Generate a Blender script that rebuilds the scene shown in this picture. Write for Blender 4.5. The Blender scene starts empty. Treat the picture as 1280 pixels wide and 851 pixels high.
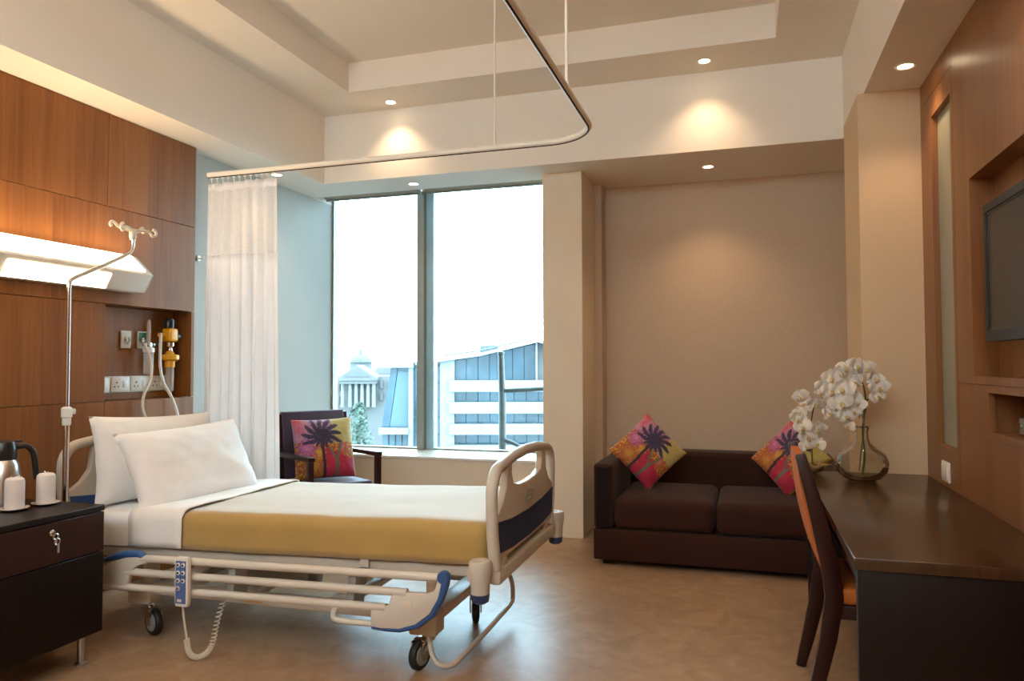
import bpy, bmesh, math, random
from mathutils import Vector, Matrix, noise
random.seed(7)
PI = math.pi
SC = bpy.context.scene
COL = SC.collection

# ------------------------------------------------------------------ camera
CAM_H = 1.25
FPX, YAW, PIT, ROLL = 919.5, 0.30525, 0.03396, -0.00257
Fv = Vector((-math.sin(YAW)*math.cos(PIT), math.cos(YAW)*math.cos(PIT), math.sin(PIT)))
Rv0 = Vector((math.cos(YAW), math.sin(YAW), 0)); Uv0 = Rv0.cross(Fv)
Rv = math.cos(ROLL)*Rv0 + math.sin(ROLL)*Uv0; Uv = Rv.cross(Fv)
cd = bpy.data.cameras.new('camera'); cam = bpy.data.objects.new('camera', cd); COL.objects.link(cam)
cd.sensor_fit = 'HORIZONTAL'; cd.sensor_width = 36.0; cd.lens = FPX/1280*36.0
cd.clip_start = 0.05; cd.clip_end = 600
M = Matrix((Rv, Uv, -Fv)).transposed().to_4x4(); M.translation = Vector((0, 0, CAM_H)); cam.matrix_world = M
SC.camera = cam

# ------------------------------------------------------------------ world, exposure
SKY_STRENGTH = 9.8
w = bpy.data.worlds.new('overcast_sky'); SC.world = w; w.use_nodes = True
bg = w.node_tree.nodes['Background']; bg.inputs[0].default_value = (0.56, 0.84, 1.0, 1); bg.inputs[1].default_value = SKY_STRENGTH
vs = SC.view_settings
vs.view_transform = 'Standard'; vs.look = 'None'; vs.gamma = 1.0; vs.use_curve_mapping = False
vs.exposure = 0.62
SC.cycles.use_denoising = True
SC.cycles.max_bounces = 10; SC.cycles.diffuse_bounces = 6; SC.cycles.transparent_max_bounces = 16
SC.cycles.sample_clamp_indirect = 6.0; SC.cycles.caustics_reflective = False; SC.cycles.caustics_refractive = False
DOWN_W = 12.0          # watts of one downlight
WARM = (1.0, 0.70, 0.42)
FILL = (1.0, 0.80, 0.59)  # colour of the added ceiling fill downlights
FILL_UPL_E = 31.0  # emission of the added fill light on the rear wall
LAMP_UP_E = 17.0
LAMP_E = 12.0           # overbed lamp emission

# ------------------------------------------------------------------ mesh helpers
class B:
    def __init__(s): s.bm = bmesh.new()
    def merge(s, b2):
        me = bpy.data.meshes.new('tmp'); b2.to_mesh(me); b2.free(); s.bm.from_mesh(me); bpy.data.meshes.remove(me); return s
    def box(s, lo, hi, bev=0.0, seg=2):
        b = bmesh.new(); bmesh.ops.create_cube(b, size=1.0)
        for v in b.verts: v.co = Vector([(lo[i]+hi[i])/2 + v.co[i]*(hi[i]-lo[i]) for i in range(3)])
        if bev > 0: bmesh.ops.bevel(b, geom=b.edges[:], offset=bev, segments=seg, affect='EDGES', profile=0.5)
        return s.merge(b)
    def tube(s, pts, r, seg=10, closed=False):
        pts = [Vector(p) for p in pts]; n = len(pts); rs = r if isinstance(r, (list, tuple)) else [r]*n
        rings = []; up = None
        for i, p in enumerate(pts):
            a = pts[(i-1) % n] if (closed or i > 0) else p; c = pts[(i+1) % n] if (closed or i < n-1) else p
            t = (c-a).normalized()
            if up is None:
                up = Vector((0, 0, 1)) if abs(t.z) < 0.9 else Vector((1, 0, 0))
            x = (up - t*up.dot(t))
            if x.length < 1e-6: x = t.orthogonal()
            x.normalize(); y = t.cross(x); up = x
            rings.append([s.bm.verts.new(p + rs[i]*(math.cos(2*PI*k/seg)*x + math.sin(2*PI*k/seg)*y)) for k in range(seg)])
        for i in range(n if closed else n-1):
            a, b = rings[i], rings[(i+1) % n]
            off = 0
            if closed and i == n-1:
                off = min(range(seg), key=lambda o: (a[0].co-b[o].co).length)
            for k in range(seg): s.bm.faces.new((a[k], a[(k+1) % seg], b[(k+1+off) % seg], b[(k+off) % seg]))
        if not closed:
            s.bm.faces.new(rings[0][::-1]); s.bm.faces.new(rings[-1])
        return s
    def lathe(s, prof, c=(0, 0, 0), seg=24, ax='z', cap=True):
        c = Vector(c); rings = []
        for r, h in prof:
            ring = []
            for k in range(seg):
                a = 2*PI*k/seg; p = (r*math.cos(a), r*math.sin(a), h)
                if ax == 'x': p = (h, p[0], p[1])
                if ax == 'y': p = (p[1], h, p[0])
                ring.append(s.bm.verts.new(c + Vector(p)))
            rings.append(ring)
        for a, b in zip(rings, rings[1:]):
            for k in range(seg): s.bm.faces.new((a[k], a[(k+1) % seg], b[(k+1) % seg], b[k]))
        if cap:
            s.bm.faces.new(rings[0][::-1]); s.bm.faces.new(rings[-1])
        return s
    def prism(s, poly, a, b, f, bev=0.0, seg=2):
        """poly of (p,q); f(p,q,t)->xyz, from t=a to t=b"""
        m = bmesh.new()
        A = [m.verts.new(f(p, q, a)) for p, q in poly]; C = [m.verts.new(f(p, q, b)) for p, q in poly]
        m.faces.new(A[::-1]); m.faces.new(C); n = len(poly)
        for i in range(n): m.faces.new((A[i], A[(i+1) % n], C[(i+1) % n], C[i]))
        bmesh.ops.recalc_face_normals(m, faces=m.faces[:])
        if bev > 0: bmesh.ops.bevel(m, geom=m.edges[:], offset=bev, segments=seg, affect='EDGES', profile=0.5)
        return s.merge(m)
    def plate(s, ub, vb, holes, a, b, f):
        """rectangular grid ub x vb without the cells in holes, from t=a to t=b"""
        m = bmesh.new(); V = {}
        def vert(i, j, t):
            k = (i, j, t)
            if k not in V: V[k] = m.verts.new(f(ub[i], vb[j], a if t == 0 else b))
            return V[k]
        nu, nv = len(ub)-1, len(vb)-1
        inn = lambda i, j: 0 <= i < nu and 0 <= j < nv and (i, j) not in holes
        for i in range(nu):
            for j in range(nv):
                if not inn(i, j): continue
                for t in (0, 1): m.faces.new([vert(i, j, t), vert(i+1, j, t), vert(i+1, j+1, t), vert(i, j+1, t)])
                for di, dj, e in ((-1, 0, ((0, 0), (0, 1))), (1, 0, ((1, 0), (1, 1))), (0, -1, ((0, 0), (1, 0))), (0, 1, ((0, 1), (1, 1)))):
                    if not inn(i+di, j+dj):
                        (p, q), (r, t2) = e
                        m.faces.new([vert(i+p, j+q, 0), vert(i+r, j+t2, 0), vert(i+r, j+t2, 1), vert(i+p, j+q, 1)])
        bmesh.ops.recalc_face_normals(m, faces=m.faces[:])
        return s.merge(m)
    def grid(s, nu, nv, f, closed_u=False):
        vs_ = [[s.bm.verts.new(f(i/(nu if closed_u else nu-1), j/(nv-1))) for j in range(nv)] for i in range(nu)]
        for i in range(nu if closed_u else nu-1):
            for j in range(nv-1):
                s.bm.faces.new((vs_[i][j], vs_[(i+1) % nu][j], vs_[(i+1) % nu][j+1], vs_[i][j+1]))
        return s
    def xf(s, mat): bmesh.ops.transform(s.bm, matrix=mat, verts=s.bm.verts[:]); return s

def mesh_of(b, name, m, sharp=38):
    bm = b.bm
    bmesh.ops.recalc_face_normals(bm, faces=bm.faces[:])
    me = bpy.data.meshes.new(name); bm.to_mesh(me); bm.free()
    for p in me.polygons: p.use_smooth = True
    try: me.set_sharp_from_angle(angle=math.radians(sharp))
    except Exception: pass
    if m is not None: me.materials.append(m)
    return me
def obj(name, b, m, parent=None, sharp=38):
    o = bpy.data.objects.new(name, mesh_of(b, name, m, sharp)); COL.objects.link(o)
    if parent is not None: o.parent = parent
    return o
def inst(name, me, parent=None, loc=(0, 0, 0), rot=(0, 0, 0), scl=(1, 1, 1)):
    o = bpy.data.objects.new(name, me); COL.objects.link(o); o.location = loc; o.rotation_euler = rot; o.scale = scl
    if parent is not None: o.parent = parent
    return o
def tag(o, label, cat, group=None):
    o['label'] = label; o['category'] = cat
    if group: o['group'] = group
    return o
def thing(name, label, cat, loc=(0, 0, 0), rz=0.0, group=None):
    o = bpy.data.objects.new(name, None); COL.objects.link(o); o.empty_display_size = 0.1
    o.location = loc; o.rotation_euler = (0, 0, rz)
    return tag(o, label, cat, group)
def struct(name, b, m, parent=None, sharp=38):
    o = obj(name, b, m, parent, sharp)
    if parent is None: o['kind'] = 'structure'
    return o
def arc(c, r, a0, a1, n, f):
    return [f(c[0]+r*math.cos(math.radians(a0+(a1-a0)*i/n)), c[1]+r*math.sin(math.radians(a0+(a1-a0)*i/n))) for i in range(n+1)]
def smooth_path(pts, n=8):
    P = [Vector(p) for p in pts]; P = [2*P[0]-P[1]] + P + [2*P[-1]-P[-2]]; out = []
    for i in range(1, len(P)-2):
        for k in range(n):
            t = k/n; a, b, c, d = P[i-1], P[i], P[i+1], P[i+2]
            out.append(0.5*((2*b) + (c-a)*t + (2*a-5*b+4*c-d)*t*t + (3*b-a-3*c+d)*t**3))
    return out + [P[-2]]

# ------------------------------------------------------------------ materials
def pm(name, col, rough=0.5, metal=0.0, nscale=0.0, namt=0.0, bump=0.0, bscale=200.0, spec=0.5, trans=0.0, emit=None, estr=0.0, alpha=1.0, coat=0.0, sheen=0.0, ior=None, stretch=(1, 1, 1)):
    m = bpy.data.materials.new(name); m.use_nodes = True; nt = m.node_tree; p = nt.nodes['Principled BSDF']
    p.inputs['Base Color'].default_value = (*col, 1); p.inputs['Roughness'].default_value = rough; p.inputs['Metallic'].default_value = metal
    p.inputs['Specular IOR Level'].default_value = spec; p.inputs['Transmission Weight'].default_value = trans; p.inputs['Alpha'].default_value = alpha
    p.inputs['Coat Weight'].default_value = coat; p.inputs['Sheen Weight'].default_value = sheen
    if ior: p.inputs['IOR'].default_value = ior
    if emit: p.inputs['Emission Color'].default_value = (*emit, 1); p.inputs['Emission Strength'].default_value = estr
    if namt > 0 or bump > 0:
        tc = nt.nodes.new('ShaderNodeTexCoord'); mp = nt.nodes.new('ShaderNodeMapping'); mp.inputs['Scale'].default_value = stretch
        nt.links.new(tc.outputs['Object'], mp.inputs['Vector'])
    if namt > 0:
        n = nt.nodes.new('ShaderNodeTexNoise'); n.inputs['Scale'].default_value = nscale; n.inputs['Detail'].default_value = 4
        nt.links.new(mp.outputs[0], n.inputs['Vector'])
        r = nt.nodes.new('ShaderNodeValToRGB'); r.color_ramp.elements[0].position = 0.3; r.color_ramp.elements[1].position = 0.7
        r.color_ramp.elements[0].color = (*[c*(1-namt) for c in col], 1); r.color_ramp.elements[1].color = (*[min(1, c*(1+namt)) for c in col], 1)
        nt.links.new(n.outputs['Fac'], r.inputs['Fac']); nt.links.new(r.outputs['Color'], p.inputs['Base Color'])
    if bump > 0:
        n2 = nt.nodes.new('ShaderNodeTexNoise'); n2.inputs['Scale'].default_value = bscale; n2.inputs['Detail'].default_value = 3
        bp = nt.nodes.new('ShaderNodeBump'); bp.inputs['Strength'].default_value = bump; bp.inputs['Distance'].default_value = 0.01
        nt.links.new(mp.outputs[0], n2.inputs['Vector']); nt.links.new(n2.outputs['Fac'], bp.inputs['Height']); nt.links.new(bp.outputs['Normal'], p.inputs['Normal'])
    return m
def wood(name, c1, c2, rough=0.38, strip=0.11, axis='y', coat=0.0, amt=0.16, spec=0.5):
    """vertical-grain veneer: leaf strips plus stretched grain, shifted per panel"""
    m = bpy.data.materials.new(name); m.use_nodes = True; nt = m.node_tree; N, L = nt.nodes, nt.links; p = N['Principled BSDF']
    tc = N.new('ShaderNodeTexCoord'); oi = N.new('ShaderNodeObjectInfo')
    sep = N.new('ShaderNodeSeparateXYZ'); L.new(tc.outputs['Object'], sep.inputs[0])
    k = {'x': 0, 'y': 1, 'z': 2}[axis]
    dv = N.new('ShaderNodeMath'); dv.operation = 'DIVIDE'; L.new(sep.outputs[k], dv.inputs[0]); dv.inputs[1].default_value = strip
    ad = N.new('ShaderNodeMath'); ad.operation = 'MULTIPLY_ADD'; L.new(oi.outputs['Random'], ad.inputs[0]); ad.inputs[1].default_value = 37.0; L.new(dv.outputs[0], ad.inputs[2])
    fl = N.new('ShaderNodeMath'); fl.operation = 'FLOOR'; L.new(ad.outputs[0], fl.inputs[0])
    wn = N.new('ShaderNodeTexWhiteNoise'); wn.noise_dimensions = '1D'; L.new(fl.outputs[0], wn.inputs['W'])
    mp = N.new('ShaderNodeMapping'); sc = [26, 26, 26]
    if axis in 'xy': sc = [26, 26, 1.1]
    else: sc = [26, 1.1, 26]
    mp.inputs['Scale'].default_value = sc; L.new(tc.outputs['Object'], mp.inputs['Vector'])
    cb = N.new('ShaderNodeCombineXYZ'); ml = N.new('ShaderNodeMath'); ml.operation = 'MULTIPLY'; ml.inputs[1].default_value = 50; L.new(wn.outputs['Value'], ml.inputs[0])
    L.new(ml.outputs[0], cb.inputs[0]); L.new(ml.outputs[0], cb.inputs[2]); L.new(cb.outputs[0], mp.inputs['Location'])
    n = N.new('ShaderNodeTexNoise'); n.inputs['Scale'].default_value = 1.0; n.inputs['Detail'].default_value = 6; n.inputs['Roughness'].default_value = 0.62; n.inputs['Distortion'].default_value = 0.6
    L.new(mp.outputs[0], n.inputs['Vector'])
    mx = N.new('ShaderNodeMath'); mx.operation = 'MULTIPLY_ADD'; L.new(wn.outputs['Value'], mx.inputs[0]); mx.inputs[1].default_value = amt; L.new(n.outputs['Fac'], mx.inputs[2])
    r = N.new('ShaderNodeValToRGB'); r.color_ramp.elements[0].position = 0.33; r.color_ramp.elements[1].position = 0.80
    r.color_ramp.elements[0].color = (*c1, 1); r.color_ramp.elements[1].color = (*c2, 1)
    L.new(mx.outputs[0], r.inputs['Fac']); L.new(r.outputs['Color'], p.inputs['Base Color'])
    p.inputs['Roughness'].default_value = rough; p.inputs['Coat Weight'].default_value = coat; p.inputs['Specular IOR Level'].default_value = spec
    return m

MT = {}
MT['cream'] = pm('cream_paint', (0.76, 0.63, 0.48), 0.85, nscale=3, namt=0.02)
MT['ceil'] = pm('ceiling_paint', (0.83, 0.755, 0.66), 0.9, nscale=2, namt=0.015)
MT['taupe'] = pm('taupe_wallpaper', (0.58, 0.43, 0.30), 0.85, nscale=60, namt=0.04, bump=0.05)
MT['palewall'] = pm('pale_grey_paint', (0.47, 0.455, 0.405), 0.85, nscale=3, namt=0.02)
MT['beige'] = pm('beige_paint', (0.64, 0.46, 0.29), 0.85, nscale=3, namt=0.02)
MT['woodL'] = wood('walnut_veneer', (0.175, 0.060, 0.014), (0.285, 0.110, 0.028), 0.5, 0.13, amt=0.34, spec=0.22)
MT['woodR'] = wood('walnut_veneer_satin', (0.17, 0.062, 0.021), (0.27, 0.112, 0.040), 0.36, 0.14, amt=0.3, spec=0.35)
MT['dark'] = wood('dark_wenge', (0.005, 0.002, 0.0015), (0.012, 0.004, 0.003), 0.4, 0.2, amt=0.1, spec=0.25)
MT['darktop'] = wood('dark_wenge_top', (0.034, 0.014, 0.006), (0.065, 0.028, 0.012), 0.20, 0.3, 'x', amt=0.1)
MT['mahog'] = wood('mahogany_stain', (0.020, 0.005, 0.004), (0.040, 0.010, 0.007), 0.35, 0.2, amt=0.1, spec=0.3)
MT['chrome'] = pm('chrome', (0.75, 0.74, 0.72), 0.12, 1.0, nscale=8, namt=0.02)
MT['steel'] = pm('brushed_steel', (0.62, 0.60, 0.57), 0.28, 1.0, nscale=20, namt=0.05, stretch=(1, 1, 0.05))
MT['blind'] = pm('blind_fabric', (0.42, 0.39, 0.33), 0.8, nscale=30, namt=0.05)
MT['alu'] = pm('window_aluminium', (0.33, 0.35, 0.31), 0.45, 0.4, nscale=10, namt=0.05)
MT['alublue'] = pm('window_gasket_blue', (0.34, 0.52, 0.60), 0.45, 0.1, nscale=10, namt=0.05)
MT['bedplastic'] = pm('cream_bed_plastic', (0.58, 0.53, 0.45), 0.38, nscale=5, namt=0.02)
MT['bedwhite'] = pm('bed_enamel', (0.64, 0.60, 0.53), 0.30, nscale=5, namt=0.02)
MT['blue'] = pm('blue_plastic', (0.035, 0.10, 0.28), 0.4, nscale=5, namt=0.03)
MT['keyblue'] = pm('keypad_blue', (0.09, 0.16, 0.36), 0.4, nscale=5, namt=0.03)
MT['navy'] = pm('navy_plastic', (0.026, 0.048, 0.13), 0.38, nscale=5, namt=0.03)
MT['rubber'] = pm('black_rubber', (0.014, 0.012, 0.011), 0.55, nscale=20, namt=0.1)
MT['blackpl'] = pm('black_plastic', (0.012, 0.012, 0.013), 0.3, nscale=20, namt=0.05)
MT['greypl'] = pm('grey_plastic', (0.30, 0.30, 0.29), 0.4, nscale=20, namt=0.05)
MT['linen'] = pm('white_linen', (0.86, 0.84, 0.82), 0.85, nscale=4, namt=0.02, bump=0.12, bscale=18, sheen=0.2)
MT['blanket'] = pm('ochre_blanket', (0.42, 0.265, 0.07), 0.75, nscale=6, namt=0.05, bump=0.08, bscale=300, sheen=0.7)
MT['curtain'] = pm('curtain_cotton', (0.74, 0.69, 0.66), 0.85, nscale=8, namt=0.03, bump=0.05, bscale=300)
MT['white'] = pm('white_plastic', (0.80, 0.77, 0.71), 0.35, nscale=8, namt=0.02)
MT['plate'] = pm('ivory_plate', (0.68, 0.62, 0.52), 0.35, nscale=8, namt=0.02)
MT['porc'] = pm('porcelain', (0.80, 0.74, 0.70), 0.25, nscale=8, namt=0.02)
MT['paper'] = pm('white_wrap', (0.80, 0.72, 0.68), 0.7, nscale=12, namt=0.03, bump=0.1, bscale=40)
MT['yellow'] = pm('regulator_yellow', (0.80, 0.38, 0.015), 0.35, nscale=8, namt=0.04)
MT['green'] = pm('oxygen_green', (0.02, 0.16, 0.06), 0.4, nscale=8, namt=0.05)
MT['orange'] = pm('orange_upholstery', (0.48, 0.135, 0.028), 0.8, nscale=30, namt=0.08, bump=0.1, spec=0.2)
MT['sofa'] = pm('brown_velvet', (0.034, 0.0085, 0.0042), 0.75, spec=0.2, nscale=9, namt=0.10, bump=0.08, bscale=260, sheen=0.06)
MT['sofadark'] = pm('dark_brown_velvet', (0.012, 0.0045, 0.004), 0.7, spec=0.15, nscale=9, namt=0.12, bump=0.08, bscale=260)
MT['plum'] = pm('plum_upholstery', (0.055, 0.030, 0.055), 0.7, nscale=20, namt=0.08, bump=0.08, sheen=0.3)
MT['rim'] = pm('warm_white_rim', (0.80, 0.76, 0.68), 0.4, nscale=8, namt=0.02)
MT['bulb'] = pm('downlight_lens', (1, 0.9, 0.75), 0.4, emit=(1.0, 0.80, 0.52), estr=14, nscale=5, namt=0.01)
MT['diff'] = pm('lamp_diffuser', (1, 0.95, 0.85), 0.4, emit=(1.0, 0.74, 0.42), estr=LAMP_E, nscale=5, namt=0.01)
MT['diffup'] = pm('lamp_upper_diffuser', (1, 0.95, 0.85), 0.4, emit=(1.0, 0.74, 0.45), estr=LAMP_UP_E, nscale=5, namt=0.01)
MT['fill_updiff'] = pm('fill_uplight_diffuser', (1, 0.95, 0.85), 0.4, emit=(1.0, 0.74, 0.50), estr=FILL_UPL_E, nscale=5, namt=0.01)
MT['petal'] = pm('orchid_petal', (0.74, 0.68, 0.60), 0.6, nscale=40, namt=0.05, sheen=0.3)
MT['lip'] = pm('orchid_lip', (0.55, 0.40, 0.16), 0.5, nscale=40, namt=0.1)
MT['stem'] = pm('orchid_stem', (0.085, 0.080, 0.018), 0.5, nscale=40, namt=0.2)
MT['gold'] = pm('gilded_shell', (0.30, 0.19, 0.06), 0.38, 0.5, nscale=60, namt=0.2, bump=0.3, bscale=150)
MT['screen'] = pm('tv_screen', (0.014, 0.012, 0.009), 0.3, spec=0.4, nscale=3, namt=0.02)
MT['tvframe'] = pm('tv_bezel', (0.040, 0.035, 0.028), 0.55, 0.0, spec=0.25, nscale=10, namt=0.03)
MT['gap'] = pm('dark_recess', (0.02, 0.012, 0.008), 0.8, nscale=10, namt=0.1)
MT['white_ext'] = pm('white_render', (0.155, 0.155, 0.150), 0.7, nscale=0.4, namt=0.04)
MT['stone_ext'] = pm('pale_stone', (0.105, 0.102, 0.098), 0.8, nscale=0.5, namt=0.05)
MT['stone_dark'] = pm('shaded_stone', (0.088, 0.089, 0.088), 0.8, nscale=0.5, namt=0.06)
MT['bluegl'] = pm('blue_facade_glass', (0.026, 0.052, 0.068), 0.15, nscale=0.5, namt=0.35, spec=0.3)
MT['ltgl'] = pm('light_blue_facade_glass', (0.050, 0.082, 0.100), 0.25, nscale=0.3, namt=0.06, spec=0.3)
MT['leaf_ext'] = pm('tree_leaf', (0.055, 0.085, 0.062), 0.7, nscale=2, namt=0.3)
MT['ground'] = pm('street_ground', (0.16, 0.17, 0.17), 0.9, nscale=0.2, namt=0.2)
MT['davit'] = pm('grey_painted_steel', (0.055, 0.065, 0.062), 0.5, nscale=6, namt=0.06)

def floor_mat():
    m = bpy.data.materials.new('marbled_vinyl'); m.use_nodes = True; nt = m.node_tree; N, L = nt.nodes, nt.links; p = N['Principled BSDF']
    tc = N.new('ShaderNodeTexCoord')
    n = N.new('ShaderNodeTexNoise'); n.inputs['Scale'].default_value = 7; n.inputs['Detail'].default_value = 8; n.inputs['Roughness'].default_value = 0.65; n.inputs['Distortion'].default_value = 1.2
    L.new(tc.outputs['Object'], n.inputs['Vector'])
    r = N.new('ShaderNodeValToRGB'); r.color_ramp.elements[0].position = 0.32; r.color_ramp.elements[1].position = 0.72
    r.color_ramp.elements[0].color = (0.31, 0.185, 0.105, 1); r.color_ramp.elements[1].color = (0.45, 0.295, 0.185, 1)
    L.new(n.outputs['Fac'], r.inputs['Fac']); L.new(r.outputs['Color'], p.inputs['Base Color'])
    p.inputs['Roughness'].default_value = 0.36; p.inputs['Specular IOR Level'].default_value = 0.4
    return m
MT['floor'] = floor_mat()
def glass_mat(name, tint=(1, 1, 1), rough=0.0, ior=1.35):
    m = bpy.data.materials.new(name); m.use_nodes = True; nt = m.node_tree; N, L = nt.nodes, nt.links
    for x in list(N): N.remove(x)
    o = N.new('ShaderNodeOutputMaterial'); t = N.new('ShaderNodeBsdfTransparent'); g = N.new('ShaderNodeBsdfGlossy'); mx = N.new('ShaderNodeMixShader'); fr = N.new('ShaderNodeFresnel')
    tc = N.new('ShaderNodeTexCoord'); n = N.new('ShaderNodeTexNoise'); n.inputs['Scale'].default_value = 2.0; L.new(tc.outputs['Object'], n.inputs['Vector'])
    r = N.new('ShaderNodeValToRGB'); r.color_ramp.elements[0].color = (*[c*0.99 for c in tint], 1); r.color_ramp.elements[1].color = (*tint, 1)
    L.new(n.outputs['Fac'], r.inputs['Fac']); L.new(r.outputs['Color'], t.inputs[0])
    g.inputs['Roughness'].default_value = rough; fr.inputs['IOR'].default_value = ior
    L.new(fr.outputs[0], mx.inputs[0]); L.new(t.outputs[0], mx.inputs[1]); L.new(g.outputs[0], mx.inputs[2]); L.new(mx.outputs[0], o.inputs[0])
    return m
MT['pane'] = glass_mat('window_glass', (0.96, 0.99, 1.0))
MT['clear'] = pm('clear_plastic', (0.72, 0.68, 0.62), 0.2, alpha=0.38, nscale=8, namt=0.02)
MT['tubing'] = pm('pvc_tubing', (0.68, 0.58, 0.47), 0.3, alpha=0.75, nscale=8, namt=0.02)
MT['vase'] = glass_mat('vase_glass', (0.955, 0.95, 0.92), 0.0, 1.22)
MT['mirror'] = pm('frosted_mirror_glass', (0.30, 0.30, 0.23), 0.3, 0.0, nscale=3, namt=0.02)
def mesh_net():
    m = bpy.data.materials.new('curtain_net'); m.use_nodes = True; nt = m.node_tree; N, L = nt.nodes, nt.links; p = N['Principled BSDF']
    p.inputs['Base Color'].default_value = (0.80, 0.78, 0.79, 1); p.inputs['Roughness'].default_value = 0.9
    tc = N.new('ShaderNodeTexCoord'); n = N.new('ShaderNodeTexNoise'); n.inputs['Scale'].default_value = 120; L.new(tc.outputs['Object'], n.inputs['Vector'])
    mr = N.new('ShaderNodeMapRange'); mr.inputs['To Min'].default_value = 0.52; mr.inputs['To Max'].default_value = 0.76; L.new(n.outputs['Fac'], mr.inputs[0]); L.new(mr.outputs[0], p.inputs['Alpha'])
    return m
MT['net'] = mesh_net()
def cloth_mat(name, col):
    m = pm(name, col, 0.85, nscale=8, namt=0.03, bump=0.05, bscale=300); nt = m.node_tree; N, L = nt.nodes, nt.links
    tr_ = N.new('ShaderNodeBsdfTranslucent'); tr_.inputs[0].default_value = (*col, 1); mx = N.new('ShaderNodeMixShader'); mx.inputs[0].default_value = 0.4
    L.new(N['Principled BSDF'].outputs[0], mx.inputs[1]); L.new(tr_.outputs[0], mx.inputs[2]); L.new(mx.outputs[0], N['Material Output'].inputs[0])
    return m
MT['curtain'] = cloth_mat('curtain_cotton_translucent', (0.86, 0.82, 0.80))
def print_mat():
    m = bpy.data.materials.new('printed_cotton'); m.use_nodes = True; nt = m.node_tree; p = nt.nodes['Principled BSDF']
    a = nt.nodes.new('ShaderNodeVertexColor'); a.layer_name = 'print'; nt.links.new(a.outputs['Color'], p.inputs['Base Color'])
    p.inputs['Roughness'].default_value = 0.7; p.inputs['Sheen Weight'].default_value = 0.2
    return m
MT['print'] = print_mat()

# ================================================================== SETTING
XL, XR = -3.40, 0.885          # front of the wood on either side
SOF, RING, TRAY = 2.68, 3.21, 3.42
XY = lambda p, q, t: (p, q, t)
YZ = lambda p, q, t: (t, p, q)      # plate in a wall of constant x
XZ = lambda p, q, t: (p, t, q)
struct('floor', B().box((-3.8, -1.6, -0.1), (1.3, 6.1, 0.0)), MT['floor'])
struct('ceiling', B().plate([-3.8, -2.68, 0.206, 1.3], [-1.6, 0.6, 4.62, 5.85], {(1, 1)}, RING, TRAY, XY).box((-3.8, -1.6, TRAY), (1.3, 5.85, TRAY+0.1)), MT['ceil'])
struct('ceiling_bulkhead_left', B().plate([-3.8, -3.49, -3.13], [-1.6, 5.43, 5.85], {(1, 1)}, SOF, RING, XY), MT['ceil'])
struct('ceiling_bulkhead_back', B().plate([-3.13, -1.42, 0.62], [5.03, 5.43, 6.05], {(0, 1)}, SOF, RING, XY), MT['ceil'])
struct('ceiling_blind_pocket', B().box((-3.49, 5.43, 2.86), (-1.42, 5.85, RING)), MT['ceil'])
struct('ceiling_bulkhead_right', B().box((0.62, -1.6, SOF), (1.3, 6.05, RING)), MT['ceil'])
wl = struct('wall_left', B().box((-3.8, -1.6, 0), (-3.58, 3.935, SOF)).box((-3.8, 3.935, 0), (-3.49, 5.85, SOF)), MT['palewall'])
wr = struct('wall_right', B().box((1.14, -1.6, 0), (1.3, 4.22, SOF)), MT['cream'])
struct('wall_rear', B().box((-3.58, -1.6, 0), (1.14, -1.5, SOF)), MT['cream'])
struct('wall_pier', B().box((0.59, 4.22, 0), (1.3, 4.78, SOF)), MT['beige'])
struct('wall_alcove', B().box((0.80, 4.78, 0), (1.3, 6.05, SOF)), MT['taupe'])
struct('wall_back', B().box((-1.12, 5.88, 0), (0.80, 6.05, SOF)), MT['taupe'])
struct('wall_column', B().box((-1.42, 5.27, 0), (-1.12, 6.05, SOF), 0.004, 1), MT['cream'])
struct('wall_reveal', B().box((-1.12, 5.72, 0), (-1.06, 5.88, SOF)), MT['taupe'])
struct('wall_window', B().box((-3.49, 5.30, 0), (-1.42, 5.83, 0.520)), MT['cream'])
struct('trim_1', B().box((-3.489, 5.285, 0.520), (-1.421, 5.83, 0.542), 0.004, 1), MT['white'])
struct('baseboard_back', B().box((-1.418, 5.258, 0), (-1.122, 5.27, 0.012)), MT['cream'])
# left wall veneer panels (rows of 0.547)
ROW = [0.004, 0.507, 1.054, 1.602, 2.152, SOF-0.002]
SEAM = {0: [3.93, 3.235, 2.54, 1.845, 1.15, 0.455, -0.24, -1.49], 1: [3.93, 3.235, 2.54, 1.845, 1.15, 0.455, -0.24, -1.49],
        2: [3.235, 2.54, 1.845, 1.15, 0.455, -0.24, -1.49], 3: [3.93, 2.54, 1.15, -0.24, -1.49], 4: [3.93, 3.235, 2.54, 1.845, 1.15, 0.455, -0.24, -1.49]}
for r in range(5):
    ys = SEAM[r]
    for b_, a_ in zip(ys, ys[1:]):
        o = obj('wood_panel', B().box((-3.58, a_+0.0015, ROW[r]+0.0015), (XL, b_-0.0015, ROW[r+1]-0.0015), 0.0015, 1), MT['woodL'], wl)
# recessed medical niche: back, jamb
obj('niche_back_panel', B().box((-3.58, 3.238, 1.056), (-3.545, 3.90, 1.600)), MT['woodL'], wl)
obj('niche_jamb_panel', B().box((-3.58, 3.902, 1.0555), (XL, 3.9285, 1.6005), 0.001, 1), MT['woodL'], wl)
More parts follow.
